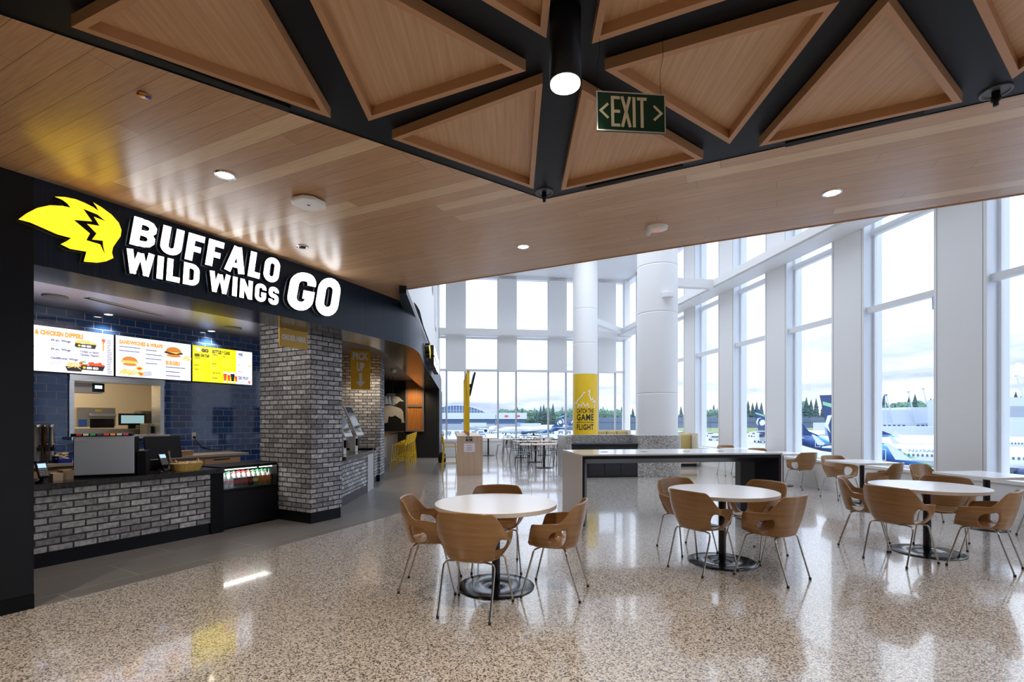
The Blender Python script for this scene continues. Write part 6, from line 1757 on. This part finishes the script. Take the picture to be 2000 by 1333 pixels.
for o in bpy.data.objects:
    if o.parent: TREE.setdefault(o.parent, []).append(o)
random.seed(11)
spots = []   # pixel column, top row, kind
for x, v, k in ((985, 797, 2), (998, 798, 2), (1011, 794, 1), (1014, 797, 2), (1020, 795, 0), (1030, 797, 2), (1037, 799, 2), (1044, 795, 1), (1048, 799, 0), (1056, 791, 0), (1062, 788, 1), (1067, 795, 2), (1073, 796, 0), (1080, 787, 0), (1086, 800, 2), (1098, 794, 1), (1109, 797, 2), (1170, 797, 2), (1178, 793, 0), (1186, 797, 1), (1196, 798, 2), (1206, 797, 0), (1214, 793, 1), (1221, 795, 0), (1236, 796, 1), (1330, 792, 0), (1344, 796, 0), (1376, 790, 0), (1384, 796, 2), (1394, 789, 1), (1401, 795, 0), (1446, 783, 0), (1454, 784, 1), (1461, 781, 0), (1470, 785, 1), (1478, 783, 0), (1487, 784, 1), (1550, 776, 0), (1557, 781, 1), (1566, 778, 2), (1575, 774, 0), (1584, 779, 1), (1594, 776, 0), (1608, 781, 1), (1706, 792, 2), (1714, 790, 0), (1727, 768, 1), (1738, 782, 2), (1748, 786, 0), (1756, 784, 2), (1768, 780, 2), (1776, 770, 0), (1787, 768, 1), (1797, 783, 2), (1808, 778, 2), (1818, 776, 0), (1960, 786, 0), (1972, 778, 2), (1984, 764, 1), (1994, 772, 0)):
    spots.append((x, v, k))
names_ = {0: ('conifer_tree', 'dark conifer'), 2: ('broadleaf_tree', 'rounded green tree')}
def zone(x):
    return 'behind the long terminal' if x < 1050 else 'behind the pale slanted airliner tail' if x < 1125 else 'seen between the two columns' if x < 1245 else 'seen in the narrow windows past the wide column' if x < 1500 else 'seen behind the blue tails' if x < 1640 else 'behind the concourse building' if x < 1900 else 'at the frame edge behind the service building'
fst = [True] * 3
for i_, (x, v, k) in enumerate(spots):
    Y = (482 if x < 1700 else 312) + (i_ % 4) * 17
    hgt = (V0 - v) / F * Y + 8.4
    o = prot[k] if fst[k] else copy_tree(prot[k], None, TREE); fst[k] = False
    sc = hgt / (21.5 if k < 2 else 13.6)
    o.location = GP(x, Y); o.scale = (sc, sc, sc); o.rotation_euler.z = random.uniform(0, 6)
    kind = 'dark conifer' if k < 2 else 'rounded green tree'
    o['label'] = '%s on the skyline, %s' % (kind, zone(x)); o['group'] = '%s %s' % (kind + 's', zone(x))
# lower planting along the skyline, uncountable
mb = MB(); random.seed(4)
for x in range(880, 2010, 5):
    for k in range(2):
        Y = 570 if x < 1700 else 385; c = GP(x + random.uniform(-3, 3), Y); r = random.uniform(4, 8); 
        n = 8; rings = []
        for i in range(4):
            zz = [0, .5, .85, 1][i]; rr = [1, 1.0, .6, .0][i]
            rings += [(c.x + r * rr * random.uniform(.8, 1.1) * math.cos(2 * math.pi * j / n), Y + r * rr * math.sin(2 * math.pi * j / n), GZ + (9 + r * .7) * zz * random.uniform(.92, 1.08) + 1) for j in range(n)]
        mb.add(rings, [(i * n + j, i * n + (j + 1) % n, (i + 1) * n + (j + 1) % n, (i + 1) * n + j) for i in range(3) for j in range(n)])
o = mb.build('woodland', noisy('woodland_green', (.045, .10, .09), (.10, .18, .14), .5, .9, 5)); tag(o, 'mass of low woodland along the skyline beyond the airfield', 'woodland', kind='stuff')
# vehicles
def vehicle(px, Y, w_, h_, col, nm, lab, cat, l_=4.5, rz=0):
    t = thing(nm, lab, cat, GP(px, Y), rz)
    mb = MB(); mb.box(-w_ / 2, w_ / 2, -l_ / 2, l_ / 2, .45, h_ * .55); mb.build('body', mat('veh_' + str(col), col, .4), t, .1)
    mb = MB(); mb.box(-w_ / 2 + .15, w_ / 2 - .15, -l_ / 2 + .6, l_ / 2 - .5, h_ * .55, h_); mb.build('cabin', mat('veh_' + str(col), col, .4), t, .1)
    mb = MB(); mb.box(-w_ / 2 + .2, w_ / 2 - .2, -l_ / 2 + .52, -l_ / 2 + .6, h_ * .6, h_ * .9); mb.build('windscreen', M_win, t)
    for sx in (-1, 1):
        for sy in (-1, 1): mb = MB(); mb.lathe([(.42, -.15), (.42, .15)], n=12, M=Matrix.Translation((sx * (w_ / 2 - .1), sy * l_ * .32, .42)) @ Matrix.Rotation(math.pi / 2, 4, 'Y')); mb.build('wheel', M_blackm, t)
W3 = (.62, .66, .72)
vehicle(1484, 188, 2.5, 3.6, W3, 'service_truck', 'white service truck on the apron in the narrow window before the navy tail', 'truck')
vehicle(1395, 205, 3.4, 2.2, (.5, .5, .46), 'baggage_tractor', 'small pale baggage tractor on the apron past the mustard bench', 'tractor', 3)
vehicle(1386, 260, 3.2, 2.2, W3, 'service_van', 'tiny white van behind the baggage tractor', 'van', 3)
vehicle(1471, 255, 3.0, 2.4, W3, 'service_van', 'small white van beyond the service truck', 'van')
vehicle(1196, 240, 5.0, 2.2, (.10, .12, .18), 'service_car', 'dark car crossing the apron between the two columns', 'car', 3)
vehicle(1063, 262, 4.0, 1.6, W3, 'service_car', 'small white car on the apron near the slanted tail', 'car', 2)
vehicle(942, 250, 3.4, 1.8, W3, 'service_car', 'small white car on the apron below the arched terminal', 'car', 2)
random.seed(5)
cart = None
for k in range(34):
    px = 862 + (k % 17) * 15.5 + random.uniform(-3, 3); Y = (272 if k < 17 else 312) + random.uniform(-4, 4)
    if abs(px - 964) < 14 or (k < 17 and px > 985): continue
    c = random.choice([(.1, .2, .5), (.5, .5, .5), (.15, .18, .2), (.6, .6, .62), (.5, .35, .1)])
    if cart is None:
        cart = thing('baggage_cart', 'low baggage cart standing among others in the busy row by the terminal', 'cart', GP(px, Y), 0, 'baggage carts by the far terminal')
        mb = MB(); mb.box(-1.4, 1.4, -.8, .8, .5, .7); mb.box(-1.3, 1.3, -.7, .7, .7, 1.7); mb.build('load_bed', mat('cart_mixed', (.2, .26, .36), .6), cart)
        mb = MB(); [mb.box(x - .2, x + .2, -.85, .85, 0, .5) for x in (-1, 1)]; mb.build('wheels', M_blackm, cart)
        TREE = {cart: kids(cart)}
    else:
        o = copy_tree(cart, None, TREE); o.location = GP(px, Y); o.rotation_euler.z = random.uniform(-.6, .6)
